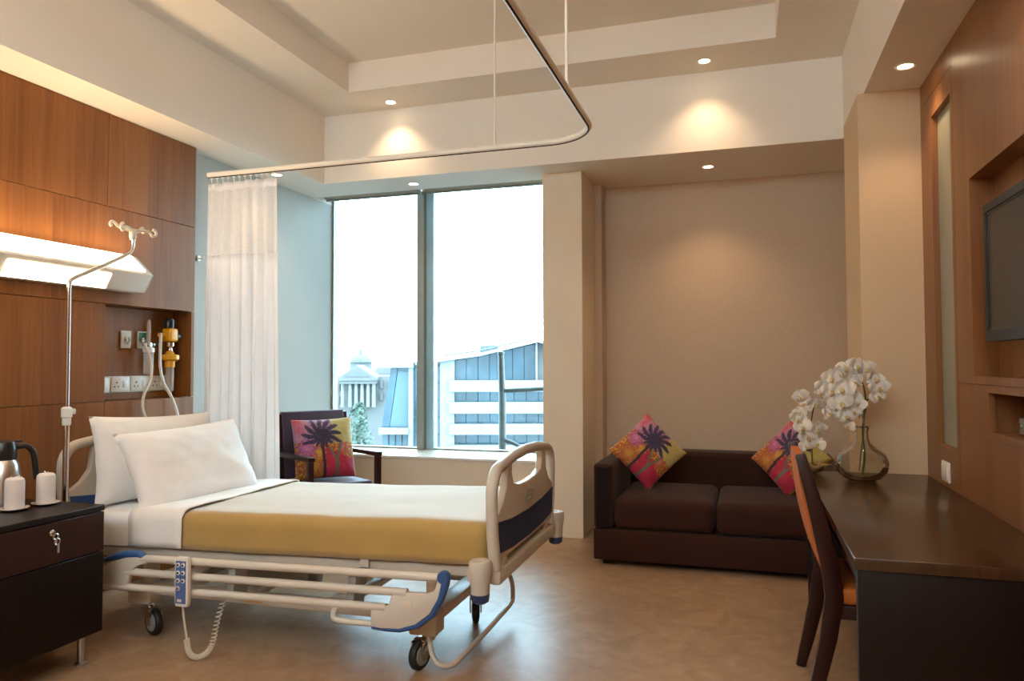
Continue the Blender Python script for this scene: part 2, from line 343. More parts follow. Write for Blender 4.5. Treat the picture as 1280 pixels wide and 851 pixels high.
# right wall veneer: mirror panel and television panels with recesses
XB = 1.14
NR = dict(f=YZ)
obj('mirror_panel', B().plate([3.625, 3.665, 4.005, 4.218], [0.004, 0.868, 2.455, 2.56], {(1, 1)}, XR, XB-0.02, YZ), MT['woodR'], wr)
obj('wood_panel', B().box((XR, 3.625, 2.563), (XB-0.02, 4.218, SOF-0.002)), MT['woodR'], wr)
obj('wood_panel', B().plate([2.0, 2.2, 3.40, 3.622], [1.172, 1.202, 2.006, SOF-0.002], {(1, 1)}, XR, XB-0.02, YZ), MT['woodR'], wr)
obj('wood_panel', B().plate([2.0, 2.2, 3.19, 3.622], [0.004, 0.995, 1.148, 1.170], {(1, 1)}, XR, XB-0.02, YZ), MT['woodR'], wr)
obj('niche_lining', B().plate([2.19, 2.215, 3.175, 3.20], [0.975, 0.997, 1.143, 1.166], {(1, 1)}, XR-0.012, XR+0.012, YZ), MT['woodR'], wr)
obj('wood_panel', B().box((XB-0.02, 2.0, 0.004), (XB-0.001, 3.622, SOF-0.002)), MT['woodR'], wr)
obj('wood_panel', B().box((XR, 0.6, 0.004), (XB-0.02, 1.997, SOF-0.002), 0.001, 1), MT['woodR'], wr)
obj('wood_panel', B().box((XR, -1.49, 0.004), (XB-0.02, 0.597, SOF-0.002), 0.001, 1), MT['woodR'], wr)
obj('niche_panel', B().box((0.975, 2.2, 1.2025), (1.119, 3.399, 2.0055)), MT['woodR'], wr)
mir = obj('tall_mirror', B().box((0.912, 3.667, 0.870), (0.924, 4.003, 2.453), 0.001, 1), MT['mirror'])
tag(mir, 'tall narrow frosted mirror recessed in the wood panelling beside the television', 'mirror')

# window
wn_ = B().plate([-3.489, -3.476, -1.435, -1.421], [0.542, 0.554, 2.80, 2.86], {(1, 1)}, 5.75, 5.82, XZ)
win = struct('window_1', wn_, MT['alu'])
obj('mullion', B().box((-2.640, 5.695, 0.544), (-2.575, 5.83, 2.80), 0.002, 1), MT['alu'], win)
obj('mullion_cover', B().box((-2.5745, 5.74, 0.544), (-2.508, 5.83, 2.80), 0.002, 1), MT['alublue'], win)
obj('pane', B().box((-3.476, 5.775, 0.554), (-2.641, 5.785, 2.80)), MT['pane'], win)
obj('pane', B().box((-2.507, 5.775, 0.554), (-1.435, 5.785, 2.80)), MT['pane'], win)
for x0, x1, lab in ((-3.485, -2.555, 'rolled-up roller blind above the left window pane'), (-2.535, -1.425, 'rolled-up roller blind above the right window pane')):
    t = thing('roller_blind', lab, 'blind', ((x0+x1)/2, 5.60, 2.728), 0, 'roller blinds')
    h = (x1-x0)/2
    obj('roll', B().lathe([(0.026, -h+0.012), (0.026, h-0.012)], (0, 0, 0), 16, 'x'), MT['blind'], t)
    obj('bottom_bar', B().box((-h+0.014, 0.012, -0.042), (h-0.014, 0.022, -0.020)), MT['alu'], t)
    obj('bracket', B().box((-h, -0.02, -0.02), (-h+0.01, 0.02, 0.1315)), MT['white'], t)
    obj('bracket', B().box((h-0.01, -0.02, -0.02), (h, 0.02, 0.1315)), MT['white'], t)

# ------------------------------------------------------------------ downlights
trim_me = mesh_of(B().lathe([(0.047, 0.0), (0.050, -0.003), (0.044, -0.007), (0.034, -0.004), (0.034, 0.0)], seg=28, cap=False), 'trim_ring', MT['rim'])
lens_me = mesh_of(B().lathe([(0.034, 0.0), (0.034, -0.0025), (0.001, -0.0035)], seg=24), 'lens', MT['bulb'])
def downlight(x, y, z, label, group='recessed downlights', watts=1.0, size=112, col=WARM):
    t = thing('downlight', label, 'downlight', (x, y, z), 0, group)
    inst('trim_ring', trim_me, t); inst('lens', lens_me, t)
    ld = bpy.data.lights.new('downlight_beam', 'SPOT'); ld.energy = DOWN_W*watts; ld.color = col; ld.spot_size = math.radians(size); ld.spot_blend = 0.9; ld.shadow_soft_size = 0.035
    lo = bpy.data.objects.new('downlight_beam', ld); COL.objects.link(lo); lo.parent = t; lo.location = (0, 0, -0.045)
downlight(-2.48, 4.885, RING, 'glowing downlight in the ceiling above the window bulkhead')
downlight(-0.22, 4.835, RING, 'glowing downlight in the ceiling above the sofa bulkhead')
downlight(-2.46, 5.24, SOF, 'glowing downlight in the soffit directly over the window mullion', watts=0.7)
downlight(-3.31, 4.67, SOF, 'glowing downlight in the soffit beside the hanging curtain', watts=0.7)
downlight(-0.229, 5.44, SOF, 'glowing downlight in the soffit over the sofa', watts=1.1)
downlight(0.755, 3.885, SOF, 'glowing downlight in the soffit beside the wood panelling and mirror', watts=0.7)
for x, y, z in ((0.755, 2.55, SOF), (0.755, 1.2, SOF)):  # assumed fixtures beyond the frame, added for extra light
    downlight(x, y, z, 'added fill downlight, unseen, in the right soffit above the desk', 'added fill downlights over the desk', watts=0.7)
for x, y, z in ((-2.1, 2.3, TRAY), (-0.6, 2.3, TRAY), (-2.1, 1.1, TRAY), (-0.6, 1.1, TRAY), (-2.9, 0.0, RING), (-1.2, -0.2, RING), (0.3, 0.0, RING)):  # more added fixtures, unseen, lifting the general light level
    downlight(x, y, z, 'added unseen ceiling fill light over the near part of the room', 'added fill downlights out of view', watts=0.9, size=150, col=FILL)

# ================================================================== HOSPITAL BED
BED = (-2.03, 3.2, 0.0); BRZ = math.radians(0.8); TILT = 0.024
UT = lambda u, v, z: (u, v, z + TILT*u)          # upper frame is tipped a little foot-up
bed = thing('hospital_bed', 'adjustable hospital bed with cream plastic ends and lowered side rails', 'bed', BED, BRZ)
def tilt(b):
    for v in b.bm.verts: v.co.z += TILT*v.co.x
    return b
obj('deck_frame', tilt(B().prism([(-1.02, -0.44)] + [(0.96, -0.44), (1.02, -0.42), (1.05, -0.36), (1.05, 0.36), (1.02, 0.42), (0.96, 0.44)] + [(-1.02, 0.44)], 0.385, 0.430, XY, 0.008)), MT['bedplastic'], bed)
obj('retainer_tab', tilt(B().box((0.495, -0.462, 0.405), (0.535, -0.452, 0.455), 0.004)), MT['bedplastic'], bed)
# base: longitudinal and cross beams
bf = obj('base_frame', B().box((-0.72, -0.38, 0.185), (0.80, -0.33, 0.235), 0.006).box((-0.72, 0.22, 0.185), (0.80, 0.27, 0.235), 0.006)
    .box((-0.72, -0.37, 0.18), (-0.64, 0.26, 0.225), 0.006).box((0.72, -0.37, 0.18), (0.80, 0.26, 0.225), 0.006).box((-0.2, -0.36, 0.19), (-0.12, 0.25, 0.225), 0.004), MT['bedwhite'], bed)
for u0 in (-0.42, 0.42):
    for va, vb in ((-0.28, -0.24), (0.14, 0.18)):
        obj('lift_column', B().prism([(u0-0.14, 0.2355), (u0-0.06, 0.2355), (u0+0.12, 0.385), (u0+0.04, 0.385)], va, vb, lambda p, q, t: (p, t, q), 0.004), MT['bedwhite'], bed)
    obj('cross_tube', B().box((u0-0.15, -0.33, 0.20), (u0-0.05, 0.22, 0.235), 0.004), MT['bedwhite'], bed)
obj('motor_housing', B().box((-0.30, -0.22, 0.22), (0.10, -0.08, 0.31), 0.015).box((-0.34, -0.17, 0.24), (-0.30, -0.13, 0.28)), MT['greypl'], bed)
obj('warning_sticker', B().box((-0.115, -0.3835, 0.200), (-0.03, -0.3805, 0.228)), MT['yellow'], bed)
def caster(u, v, yaw, label=None):
    c = obj('caster_fork', B().lathe([(0.016, 0.10), (0.016, 0.19)], (0, 0, 0), 14).box((-0.032, -0.030, 0.105), (0.045, 0.030, 0.125), 0.006)
            .prism([(0.0, 0.12), (0.06, 0.115), (0.055, 0.05), (0.035, 0.045)], 0.022, 0.030, lambda p, q, t: (p, t, q)).prism([(0.0, 0.12), (0.06, 0.115), (0.055, 0.05), (0.035, 0.045)], -0.030, -0.022, lambda p, q, t: (p, t, q)), MT['chrome'], bed)
    c.location = (u, v, 0); c.rotation_euler = (0, 0, yaw)
    obj('wheel', B().lathe([(0.045, -0.016), (0.056, -0.015), (0.0615, -0.008), (0.0615, 0.008), (0.056, 0.015), (0.045, 0.016)], (0.04, 0, 0.0615), 28, 'y'), MT['rubber'], c)
    obj('wheel_disc', B().lathe([(0.012, -0.020), (0.040, -0.0185), (0.043, -0.014), (0.043, 0.014), (0.040, 0.0185), (0.012, 0.020)], (0.04, 0, 0.0615), 24, 'y'), MT['greypl'], c)
    return c
caster(0.745, -0.355, -PI/2-0.25); caster(-0.655, -0.365, -0.35); caster(0.755, 0.235, -1.2); caster(-0.66, 0.24, 0.6)
for u, v in ((0.755, -0.365), (0.755, 0.245), (-0.68, -0.36), (-0.68, 0.245)):
    obj('leg_housing', B().prism([(u-0.062, v-0.055), (u+0.062, v-0.055), (u+0.062, v+0.045), (u-0.062, v+0.045)], 0.145, 0.235, XY, 0.012, 3).box((u+0.01, v-0.04, 0.225), (u+0.055, v+0.03, 0.39), 0.008), MT['bedplastic'], bed)
# brake bar bent round the foot end
obj('brake_bar', B().tube(smooth_path([(0.76, -0.36, 0.16), (0.775, -0.385, 0.12), (0.80, -0.405, 0.06), (0.835, -0.40, 0.03), (0.87, -0.36, 0.025), (0.885, -0.28, 0.035), (0.90, -0.05, 0.045), (0.915, 0.15, 0.065), (0.925, 0.27, 0.080), (0.925, 0.31, 0.10), (0.92, 0.315, 0.17), (0.90, 0.30, 0.24)], 8), 0.011, 10), MT['bedwhite'], bed)

def bed_end(name, u, sgn, z0, z1, vc):
    """moulded end board: bent tube outline, slotted panel, blue band"""
    f = lambda v, z, t: (u + t, vc + v, z)
    W = 0.475; r = 0.10
    path = [(-W+0.045, z0-0.03), (-W+0.012, z0+0.10), (-W+0.002, z0+0.20)]
    path += [(-W+r+r*math.cos(math.radians(a)), z1-0.035-r+r*math.sin(math.radians(a))) for a in range(180, 89, -15)]
    half = path
    top = [(-0.18, z1-0.012), (0, z1-0.006)]
    full = half + top + [(-p, q) for p, q in reversed(half + top[:1])]
    tube_pts = [f(p, q, 0) for p, q in full]
    e = obj(name, tilt(B().tube(tube_pts, 0.024, 12)), MT['bedplastic'], bed)
    pan = [(-0.435, z0), (0.435, z0)] + [(0.452, z0+0.14), (0.440, z0+0.18), (0.375, z0+0.215), (0.325, z0+0.27), (0.305, z0+0.38), (0.300, z1-0.03), (0.245, z1-0.03), (0.250, z0+0.32), (0.225, z0+0.275), (0.14, z0+0.258), (0, z0+0.252)]
    pan += [(-p, q) for p, q in reversed(pan[2:-1])]
    obj('panel', tilt(B().prism(pan, -0.016, 0.016, f, 0.006)), MT['bedplastic'], e)
    band = [(-0.425, z0+0.02), (-0.25, z0+0.005), (0, z0), (0.25, z0+0.005), (0.425, z0+0.02)]
    band = [(p, q+0.012) for p, q in band] + [(0.445, z0+0.155), (0.25, z0+0.135), (0, z0+0.128), (-0.25, z0+0.135), (-0.445, z0+0.155)]
    for s_ in (-1, 1):
        obj('blue_band', tilt(B().prism(band, s_*0.0155, s_*0.0195, f, 0.0)), MT['navy'] if sgn > 0 else MT['blue'], e)
    return e, f
fe, ff = bed_end('footboard', 1.09, 1, 0.460, 0.855, -0.045)
obj('emblem', tilt(B().tube([(1.109, -0.045+0.055*math.copysign(abs(math.cos(a))**0.6, math.cos(a)), 0.645+0.022*math.copysign(abs(math.sin(a))**0.6, math.sin(a))) for a in [2*PI*k/32 for k in range(32)]], 0.0035, 6, True)
    .box((1.105, -0.075, 0.641), (1.1085, -0.015, 0.649))), MT['greypl'], fe)
he, hf = bed_end('headboard', -1.075, -1, 0.500, 0.935, 0.0)
# corner bumpers and foot bar
for u, v in ((1.045, -0.525), (1.105, 0.475), (-1.06, -0.50), (-1.06, 0.50)):
    bp_ = obj('corner_bumper', tilt(B().lathe([(0.028, 0.345), (0.036, 0.350), (0.038, 0.40), (0.044, 0.43), (0.044, 0.468), (0.038, 0.476), (0.012, 0.476), (0.010, 0.470)], (u, v, 0), 20)), MT['bedplastic'], bed)
    obj('bumper_cap', tilt(B().lathe([(0.020, 0.312), (0.033, 0.320), (0.037, 0.3495)], (u, v, 0), 20)), MT['navy'], bp_)
obj('foot_bar', tilt(B().box((1.07, -0.49, 0.372), (1.115, 0.44, 0.428), 0.010).box((0.98, -0.50, 0.38), (1.07, -0.44, 0.425), 0.008).box((1.0, 0.37, 0.38), (1.07, 0.43, 0.425), 0.008)
    .box((1.075, -0.40, 0.42), (1.105, -0.36, 0.475), 0.005).box((1.075, 0.27, 0.42), (1.105, 0.31, 0.475), 0.005)), MT['bedplastic'], bed)
obj('head_bar', tilt(B().box((-1.09, -0.46, 0.372), (-1.02, 0.46, 0.428), 0.010).box((-1.09, -0.30, 0.42), (-1.06, -0.26, 0.51), 0.005).box((-1.09, 0.26, 0.42), (-1.06, 0.30, 0.51), 0.005)), MT['bedplastic'], bed)

def side_rail(vs_):
    s = vs_; v0 = -0.55 if s < 0 else 0.495
    f = lambda u, z, t: (u, v0 + t, z)
    rail = obj('side_rail', tilt(B().prism([(0.64, 0.200), (0.72, 0.203), (0.79, 0.225), (0.85, 0.270), (0.885, 0.33), (0.905, 0.395), (0.885, 0.405), (0.87, 0.36), (0.84, 0.345), (0.70, 0.345), (0.685, 0.325), (0.675, 0.29), (0.64, 0.28), (0.60, 0.27), (0.595, 0.205)], -0.014, 0.014, f, 0.004)), MT['bedwhite'], bed)
    obj('rail_end_plate', tilt(B().prism([(-0.80, 0.27), (-0.71, 0.265), (-0.60, 0.30), (-0.58, 0.36), (-0.545, 0.385), (-0.50, 0.395), (-0.52, 0.425), (-0.60, 0.420), (-0.68, 0.395), (-0.80, 0.345)], -0.014, 0.014, f, 0.004)), MT['bedwhite'], rail)
    for (ua, za, ub, zb) in ((-0.78, 0.285, 0.66, 0.278), (-0.62, 0.352, 0.75, 0.342), (-0.53, 0.414, 0.89, 0.408)):
        obj('rail_tube', tilt(B().tube([(ua, v0, za), (ub, v0, zb)], 0.0165, 14)), MT['bedwhite'], rail)
    obj('rail_trim', tilt(B().tube([(u, v0, z) for u, z in ((0.60, 0.199), (0.66, 0.196), (0.72, 0.197), (0.795, 0.219), (0.858, 0.266), (0.893, 0.33), (0.910, 0.385), (0.912, 0.41))], [0.010, 0.011, 0.012, 0.013, 0.014, 0.016, 0.019, 0.021], 10)
        .lathe([(0.022, -0.018), (0.026, -0.01), (0.026, 0.01), (0.022, 0.018)], (0.905, v0, 0.410), 16, 'y')), MT['blue'], rail)
    obj('rail_trim', tilt(B().tube([(u, v0, z) for u, z in ((-0.80, 0.375), (-0.70, 0.408), (-0.62, 0.428), (-0.54, 0.432), (-0.51, 0.415))], [0.009, 0.014, 0.018, 0.018, 0.014], 10)), MT['blue'], rail)
    obj('release_handle', tilt(B().tube(smooth_path([(0.46, v0, 0.278), (0.43, v0, 0.255), (0.425, v0, 0.228), (0.45, v0, 0.214), (0.60, v0, 0.210)], 6), 0.012, 10)), MT['bedwhite'], rail)
    for u in (0.47, -0.1):
        obj('rail_bracket', tilt(B().prism([(u, 0.26), (u+0.035, 0.26), (u+0.05, 0.40), (u+0.015, 0.40)], -0.012*s, -0.11*s, f, 0.003)), MT['greypl'], rail)
    return rail
rl = side_rail(-1); side_rail(1)
obj('pole_socket', B().box((-1.04, -0.56, 0.36), (-0.985, -0.46, 0.39), 0.006).lathe([(0.026, 0.33), (0.026, 0.389)], (-1.006, -0.53, 0), 16), MT['bedplastic'], bed)
obj('rail_mark', tilt(B().box((0.735, -0.5665, 0.285), (0.775, -0.5635, 0.315)).box((0.735, -0.5685, 0.298), (0.775, -0.5665, 0.302))), MT['plate'], rl)

# mattress, linen, blanket, pillows
def soft_shell(u0, u1, v0, v1, z0, z1, r, open_head=True, amp=0.004, seed=0, thick=0.006, cuts=14, flare=0.0, keep_foot=True):
    b = bmesh.new(); bmesh.ops.create_cube(b, size=1)
    for v in b.verts: v.co = Vector(((u0+u1)/2+v.co.x*(u1-u0), (v0+v1)/2+v.co.y*(v1-v0), (z0+z1)/2+v.co.z*(z1-z0)))
    bmesh.ops.bevel(b, geom=[e for e in b.edges if not (abs(e.verts[0].co.z-z0) < 1e-6 and abs(e.verts[1].co.z-z0) < 1e-6)], offset=r, segments=5, affect='EDGES', profile=0.5)
    kill = []
    for f in b.faces:
        c = f.calc_center_median(); n = f.normal
        if open_head is not None and n.z < -0.9: kill.append(f)
        elif open_head and c.x < u0 + r*1.001: kill.append(f)
        elif not keep_foot and c.x > u1 - r*1.001: kill.append(f)
    bmesh.ops.delete(b, geom=kill, context='FACES')
    for _ in range(4):
        long = [e for e in b.edges if e.calc_length() > 0.045]
        if long: bmesh.ops.subdivide_edges(b, edges=long, cuts=1, use_grid_fill=True)
    b.normal_update()
    bmesh.ops.triangulate(b, faces=[f for f in b.faces if len(f.verts) > 4])
    b.normal_update()
    for v in b.verts:
        p = v.co
        side = 1.0 - min(1, max(0, (p.z-z0)/(z1-z0)))
        d = noise.noise(Vector((p.x*4+seed, p.y*4, p.z*6)))*amp + noise.noise(Vector((p.x*11+seed, p.y*9, p.z*9)))*amp*0.5
        d += side*amp*1.6*noise.noise(Vector((p.x*9+seed, p.y*9, seed+1.0)))
        v.co = p + v.normal*d
    m = B(); m.merge(b); tilt(m); return m
def solid(o, t):
    md = o.modifiers.new('thickness', 'SOLIDIFY'); md.thickness = t; md.offset = 1
    return o
mat_ = obj('mattress', soft_shell(-1.03, 1.03, -0.445, 0.445, 0.436, 0.588, 0.045, None, 0.004, 3), MT['linen'], sharp=60)
mat_.location = BED; mat_.rotation_euler = (0, 0, BRZ); tag(mat_, 'thick mattress in a white fitted sheet on the hospital bed', 'mattress')
bl = solid(obj('blanket', soft_shell(-0.50, 1.052, -0.462, 0.462, 0.440, 0.601, 0.05, True, 0.006, 8), MT['blanket'], sharp=60), 0.004)
bl.location = BED; bl.rotation_euler = (0, 0, BRZ); tag(bl, 'ochre yellow blanket spread over the hospital bed', 'blanket')
sh = solid(obj('folded_sheet', soft_shell(-0.73, -0.335, -0.472, 0.470, 0.445, 0.613, 0.05, True, 0.006, 12, keep_foot=False), MT['linen'], sharp=60), 0.006)
sh.location = BED; sh.rotation_euler = (0, 0, BRZ); tag(sh, 'white top sheet folded back over the blanket edge', 'sheet')

def pillow_bm(w_, h_, t_, n=26, seed=0, pinch=0.07, amp=0.010, p=2.6):
    b = B()
    for s_ in (1, -1):
        def f(a, c):
            x = 2*a-1; y = 2*c-1
            th = max(0.0, (1-abs(x)**p)*(1-abs(y)**p))**0.5
            px = x*(1-pinch*(1-y*y)*abs(x)**1.5); py = y*(1-pinch*(1-x*x)*abs(y)**1.5)
            d = amp*noise.noise(Vector((x*2.2+seed, y*2.2, s_*1.0)))*th + amp*0.4*noise.noise(Vector((x*6+seed, y*6, s_*2.0)))*min(1, th*2)
            return Vector((px*w_/2, py*h_/2, s_*(t_/2*th + 0.003) + d))
        b.grid(n, n, f)
    bmesh.ops.remove_doubles(b.bm, verts=b.bm.verts[:], dist=0.0065)
    return b
def place(o, loc, xaxis, yaxis):
    x = Vector(xaxis).normalized(); y = Vector(yaxis); y = (y - x*y.dot(x)).normalized(); z = x.cross(y)
    m = Matrix((x, y, z)).transposed().to_4x4(); m.translation = Vector(loc); o.matrix_world = m
def bedw(u, v, z):
    c, s = math.cos(BRZ), math.sin(BRZ); return Vector((BED[0]+u*c-v*s, BED[1]+u*s+v*c, z))
pl1 = obj('pillow', pillow_bm(0.76, 0.44, 0.17, seed=1, amp=0.016), MT['linen'], sharp=80); place(pl1, bedw(-0.925, -0.03, 0.782), (0.11, 1, -0.03), (-0.16, 0, 1))
tag(pl1, 'white pillow propped against the headboard behind another pillow', 'pillow', 'bed pillows')
pl2 = obj('pillow', pillow_bm(0.74, 0.42, 0.17, seed=5, amp=0.016), MT['linen'], sharp=80); place(pl2, bedw(-0.665, -0.08, 0.758), (0.15, 1, 0.04), (-0.45, 0, 0.9))
tag(pl2, 'front white pillow leaning on the pillow behind it', 'pillow', 'bed pillows')

# handset hanging on the near side rail
hs = thing('bed_remote', 'blue and white bed handset with coiled cord hanging on the side rail', 'remote', bedw(-0.28, -0.585, 0.225), BRZ)
obj('handset_body', B().prism([(-0.030, 0.0), (0.030, 0.0), (0.034, 0.03), (0.034, 0.195), (0.028, 0.21), (-0.028, 0.21), (-0.034, 0.195), (-0.034, 0.03)], -0.014, 0.012, lambda p, q, t: (p, t, q), 0.006), MT['white'], hs)
obj('keypad_sticker', B().box((-0.026, -0.0155, 0.015), (0.026, -0.0142, 0.195)), MT['keyblue'], hs)
btn = mesh_of(B().lathe([(0.0095, 0.0), (0.0095, -0.003), (0.006, -0.0045)], (0, 0, 0), 14, 'y'), 'button', MT['white'])
btd = mesh_of(B().lathe([(0.0055, 0.0), (0.005, -0.0015)], (0, 0, 0), 10, 'y'), 'button_icon', MT['navy'])
for r_ in range(4):
    for s_ in (-0.0125, 0.0125):
        if r_ == 3 and s_ > 0: continue
        k = inst('button', btn, hs, (s_, -0.0155, 0.178-0.033*r_)); inst('button_icon', btd, k, (0, -0.0045, 0))
obj('handset_label', B().box((-0.016, -0.017, 0.022), (0.006, -0.0155, 0.034)), MT['white'], hs)
path = smooth_path([(0.0, 0, 0.0), (0.006, 0.0, -0.05), (0.02, 0.0, -0.12), (0.022, 0.0, -0.135)], 6)
obj('cord', B().tube(path, 0.0045, 8), MT['plate'], hs)
core = smooth_path([(0.022, 0.0, -0.135), (0.028, 0.0, -0.17), (0.036, 0.005, -0.20), (0.065, 0.012, -0.212), (0.105, 0.02, -0.195), (0.128, 0.03, -0.155), (0.132, 0.05, -0.08), (0.132, 0.09, 0.0), (0.130, 0.16, 0.05)], 40)
coil = []
for i, p in enumerate(core[:-1]):
    t = (core[i+1]-p).normalized(); x = Vector((0, 1, 0)); y = t.cross(x).normalized(); a = i*0.80
    coil.append(p + 0.0105*(math.cos(a)*x + math.sin(a)*y))
obj('coiled_cord', B().tube(coil, 0.0030, 5), MT['plate'], hs)

# ================================================================== IV POLE
iv = thing('iv_pole', 'chrome drip pole with white four-hook top at the bed head', 'iv pole', (-3.032, 2.651, 0.0))
obj('pole', B().tube([(0, 0.02, 0.39), (0, 0.02, 1.02)], 0.0135, 14), MT['chrome'], iv)
obj('bent_rod', B().tube([(0, 0.02, 1.0), (0, 0.02, 1.60)] + smooth_path([(0, 0.02, 1.62), (0, 0.025, 1.648), (0, 0.05, 1.672), (0, 0.20, 1.745), (0, 0.345, 1.82), (0, 0.385, 1.85), (0, 0.395, 1.89), (0, 0.395, 1.95)], 6), 0.0100, 14), MT['chrome'], iv)
obj('height_clamp', B().lathe([(0.016, 0.975), (0.019, 0.98), (0.019, 1.01), (0.024, 1.015), (0.024, 1.055), (0.015, 1.062)], (0, 0.02, 0), 18).box((-0.012, 0.035, 1.025), (0.012, 0.062, 1.052), 0.005), MT['white'], iv)
hk = B().lathe([(0.014, -0.045), (0.018, -0.03), (0.018, 0.0), (0.010, 0.012)], (0, 0.395, 1.955), 16)
for sx, sy in ((0.25, 1), (0.25, -1), (-0.25, 1), (-0.25, -1)):
    d = Vector((sx*1.4, sy, 0)).normalized()
    pts = [Vector((0, 0.395, 1.955)) + d*a*0.86 + Vector((0, 0, h*0.8)) for a, h in ((0.0, 0.0), (0.05, 0.012), (0.09, 0.012), (0.108, 0.002), (0.118, -0.014), (0.132, -0.014), (0.143, 0.0), (0.138, 0.02), (0.122, 0.028))]
    if sx < 0: pts = [Vector((0, 0.395, 1.955)) + d*a*0.86 + Vector((0, 0, h*0.65)) for a, h in ((0.0, 0.0), (0.05, 0.010), (0.085, 0.022), (0.105, 0.045), (0.118, 0.055), (0.130, 0.048), (0.133, 0.03), (0.124, 0.018))]
    hk.tube(smooth_path(pts, 4), 0.0082, 8)
obj('hook_head', hk, MT['plate'], iv)

# ================================================================== OVERBED LAMP
ol = thing('overbed_lamp', 'long angular wall lamp glowing warm white over the bed', 'lamp', (XL, 2.05, 1.675))
prof = [(0.0005, 0.0), (0.085, 0.0), (0.145, 0.100), (0.018, 0.215), (0.0005, 0.215)]
fL = lambda p, q, t: (p, t, q)
obj('lamp_body', B().prism(prof, 0.0, 1.37, fL, 0.003), MT['white'], ol)
obj('upper_diffuser', B().prism([(0.022, 0.2118), (0.124, 0.1195), (0.1265, 0.1225), (0.0245, 0.2148)], 0.06, 1.335, fL), MT['diffup'], ol)
obj('lower_diffuser', B().prism([(0.0870, 0.0020), (0.1330, 0.0790), (0.1365, 0.0770), (0.0905, 0.0)], 0.50, 1.09, fL), MT['diff'], ol)
obj('lamp_end_cap', B().prism(prof, 1.3705, 1.376, fL, 0.001), MT['plate'], ol)

ul = thing('added_fill_uplight', 'added fill light along the rear wall, unseen, brightening the ceiling', 'lamp', (-1.2, -1.5, 2.15))  # fill light added behind the camera because the ceiling was too dark
obj('lamp_body', B().prism([(0.0005, -0.06), (0.05, -0.06), (0.16, 0.0), (0.16, 0.03), (0.0005, 0.03)], -1.5, 1.5, lambda p, q, t: (t, p, q), 0.003), MT['white'], ul)
obj('upper_diffuser', B().box((-1.48, 0.01, 0.0305), (1.48, 0.15, 0.034)), MT['fill_updiff'], ul)

# ================================================================== MEDICAL NICHE
NX = -3.545
for y0, lab, col in ((3.475, 'ivory gas outlet plate in the wall niche', 'plate'), (3.60, 'gas outlet plate with green face in the wall niche', 'plate')):
    t = thing('gas_outlet', lab, 'outlet', (NX, y0, 1.36), 0, 'gas outlets')
    obj('face_plate', B().box((0.0005, 0, 0), (0.012, 0.075, 0.105), 0.003), MT[col], t)
    if y0 > 3.5: obj('green_inlay', B().box((0.012, 0.008, 0.045), (0.0135, 0.067, 0.098)), MT['green'], t)
    obj('outlet_socket', B().lathe([(0.020, 0.010), (0.020, 0.022), (0.012, 0.026), (0.010, 0.018)], (0, 0.037, 0.048), 18, 'x'), MT['chrome'], t)
so = thing('socket_strip', 'long ivory strip of power sockets at the niche bottom', 'socket', (NX, 3.245, 1.095))
obj('back_box', B().box((0.0005, 0, 0), (0.010, 0.595, 0.098), 0.003), MT['plate'], so)
for k in range(4):
    fpl = obj('socket_plate', B().box((0.010, 0.008+k*0.147, 0.006), (0.016, 0.147+k*0.147, 0.092), 0.002), MT['plate'], so)
    c = 0.05+k*0.147
    obj('socket_holes', B().lathe([(0.0055, 0.0155), (0.0055, 0.0168)], (0, c, 0.060), 10, 'x').lathe([(0.0045, 0.0155), (0.0045, 0.0168)], (0, c-0.014, 0.036), 10, 'x').lathe([(0.0045, 0.0155), (0.0045, 0.0168)], (0, c+0.014, 0.036), 10, 'x'), MT['gap'], fpl)
    obj('switch', B().box((0.016, c+0.045, 0.03), (0.021, c+0.075, 0.07), 0.002), MT['white'], fpl)
fm = thing('flowmeter', 'clear oxygen flowmeter with humidifier bottle in the niche', 'flowmeter', (-3.475, 3.625, 1.20))
obj('flow_tube', B().lathe([(0.010, 0.195), (0.012, 0.20), (0.012, 0.325), (0.006, 0.335)], (0, 0, 0), 16), MT['clear'], fm)
obj('valve_block', B().box((-0.015, -0.014, 0.168), (0.015, 0.014, 0.195), 0.004).lathe([(0.011, 0.012), (0.014, 0.018), (0.014, 0.040), (0.010, 0.044)], (0, 0, 0.182), 14, 'y').lathe([(0.008, -0.035), (0.008, -0.012)], (0, 0, 0.182), 12, 'y').lathe([(0.007, -0.043), (0.007, -0.012)], (0, 0, 0.182), 12, 'x'), MT['chrome'], fm)
obj('valve_knob', B().lathe([(0.014, 0.042), (0.017, 0.046), (0.017, 0.062), (0.012, 0.066)], (0, 0, 0.182), 16, 'y'), MT['blackpl'], fm)
obj('bottle_lid', B().lathe([(0.028, 0.135), (0.034, 0.138), (0.034, 0.160), (0.020, 0.168)], (0, 0, 0), 22), MT['white'], fm)
obj('bottle', B().lathe([(0.006, 0.0), (0.026, 0.004), (0.030, 0.012), (0.030, 0.130), (0.028, 0.135)], (0, 0, 0), 22), MT['clear'], fm)
obj('bottle_base', B().lathe([(0.014, 0.030), (0.017, 0.034), (0.014, 0.045)], (0, 0, 0), 16), MT['white'], fm)
sr = thing('suction_regulator', 'yellow suction regulator with black gauge and clear jar in the niche', 'regulator', (-3.465, 3.79, 1.115))
obj('regulator_body', B().box((-0.035, -0.038, 0.290), (0.035, 0.038, 0.375), 0.014, 3).box((-0.03, -0.075, 0.32), (0.0, -0.038, 0.345), 0.006), MT['yellow'], sr)
obj('gauge', B().lathe([(0.024, 0.372), (0.032, 0.376), (0.034, 0.42), (0.028, 0.435), (0.010, 0.438)], (-0.01, 0, 0), 20), MT['blackpl'], sr)
obj('control_knob', B().lathe([(0.020, 0.036), (0.028, 0.040), (0.028, 0.062), (0.022, 0.068)], (0, 0, 0.325), 18, 'y'), MT['blackpl'], sr)
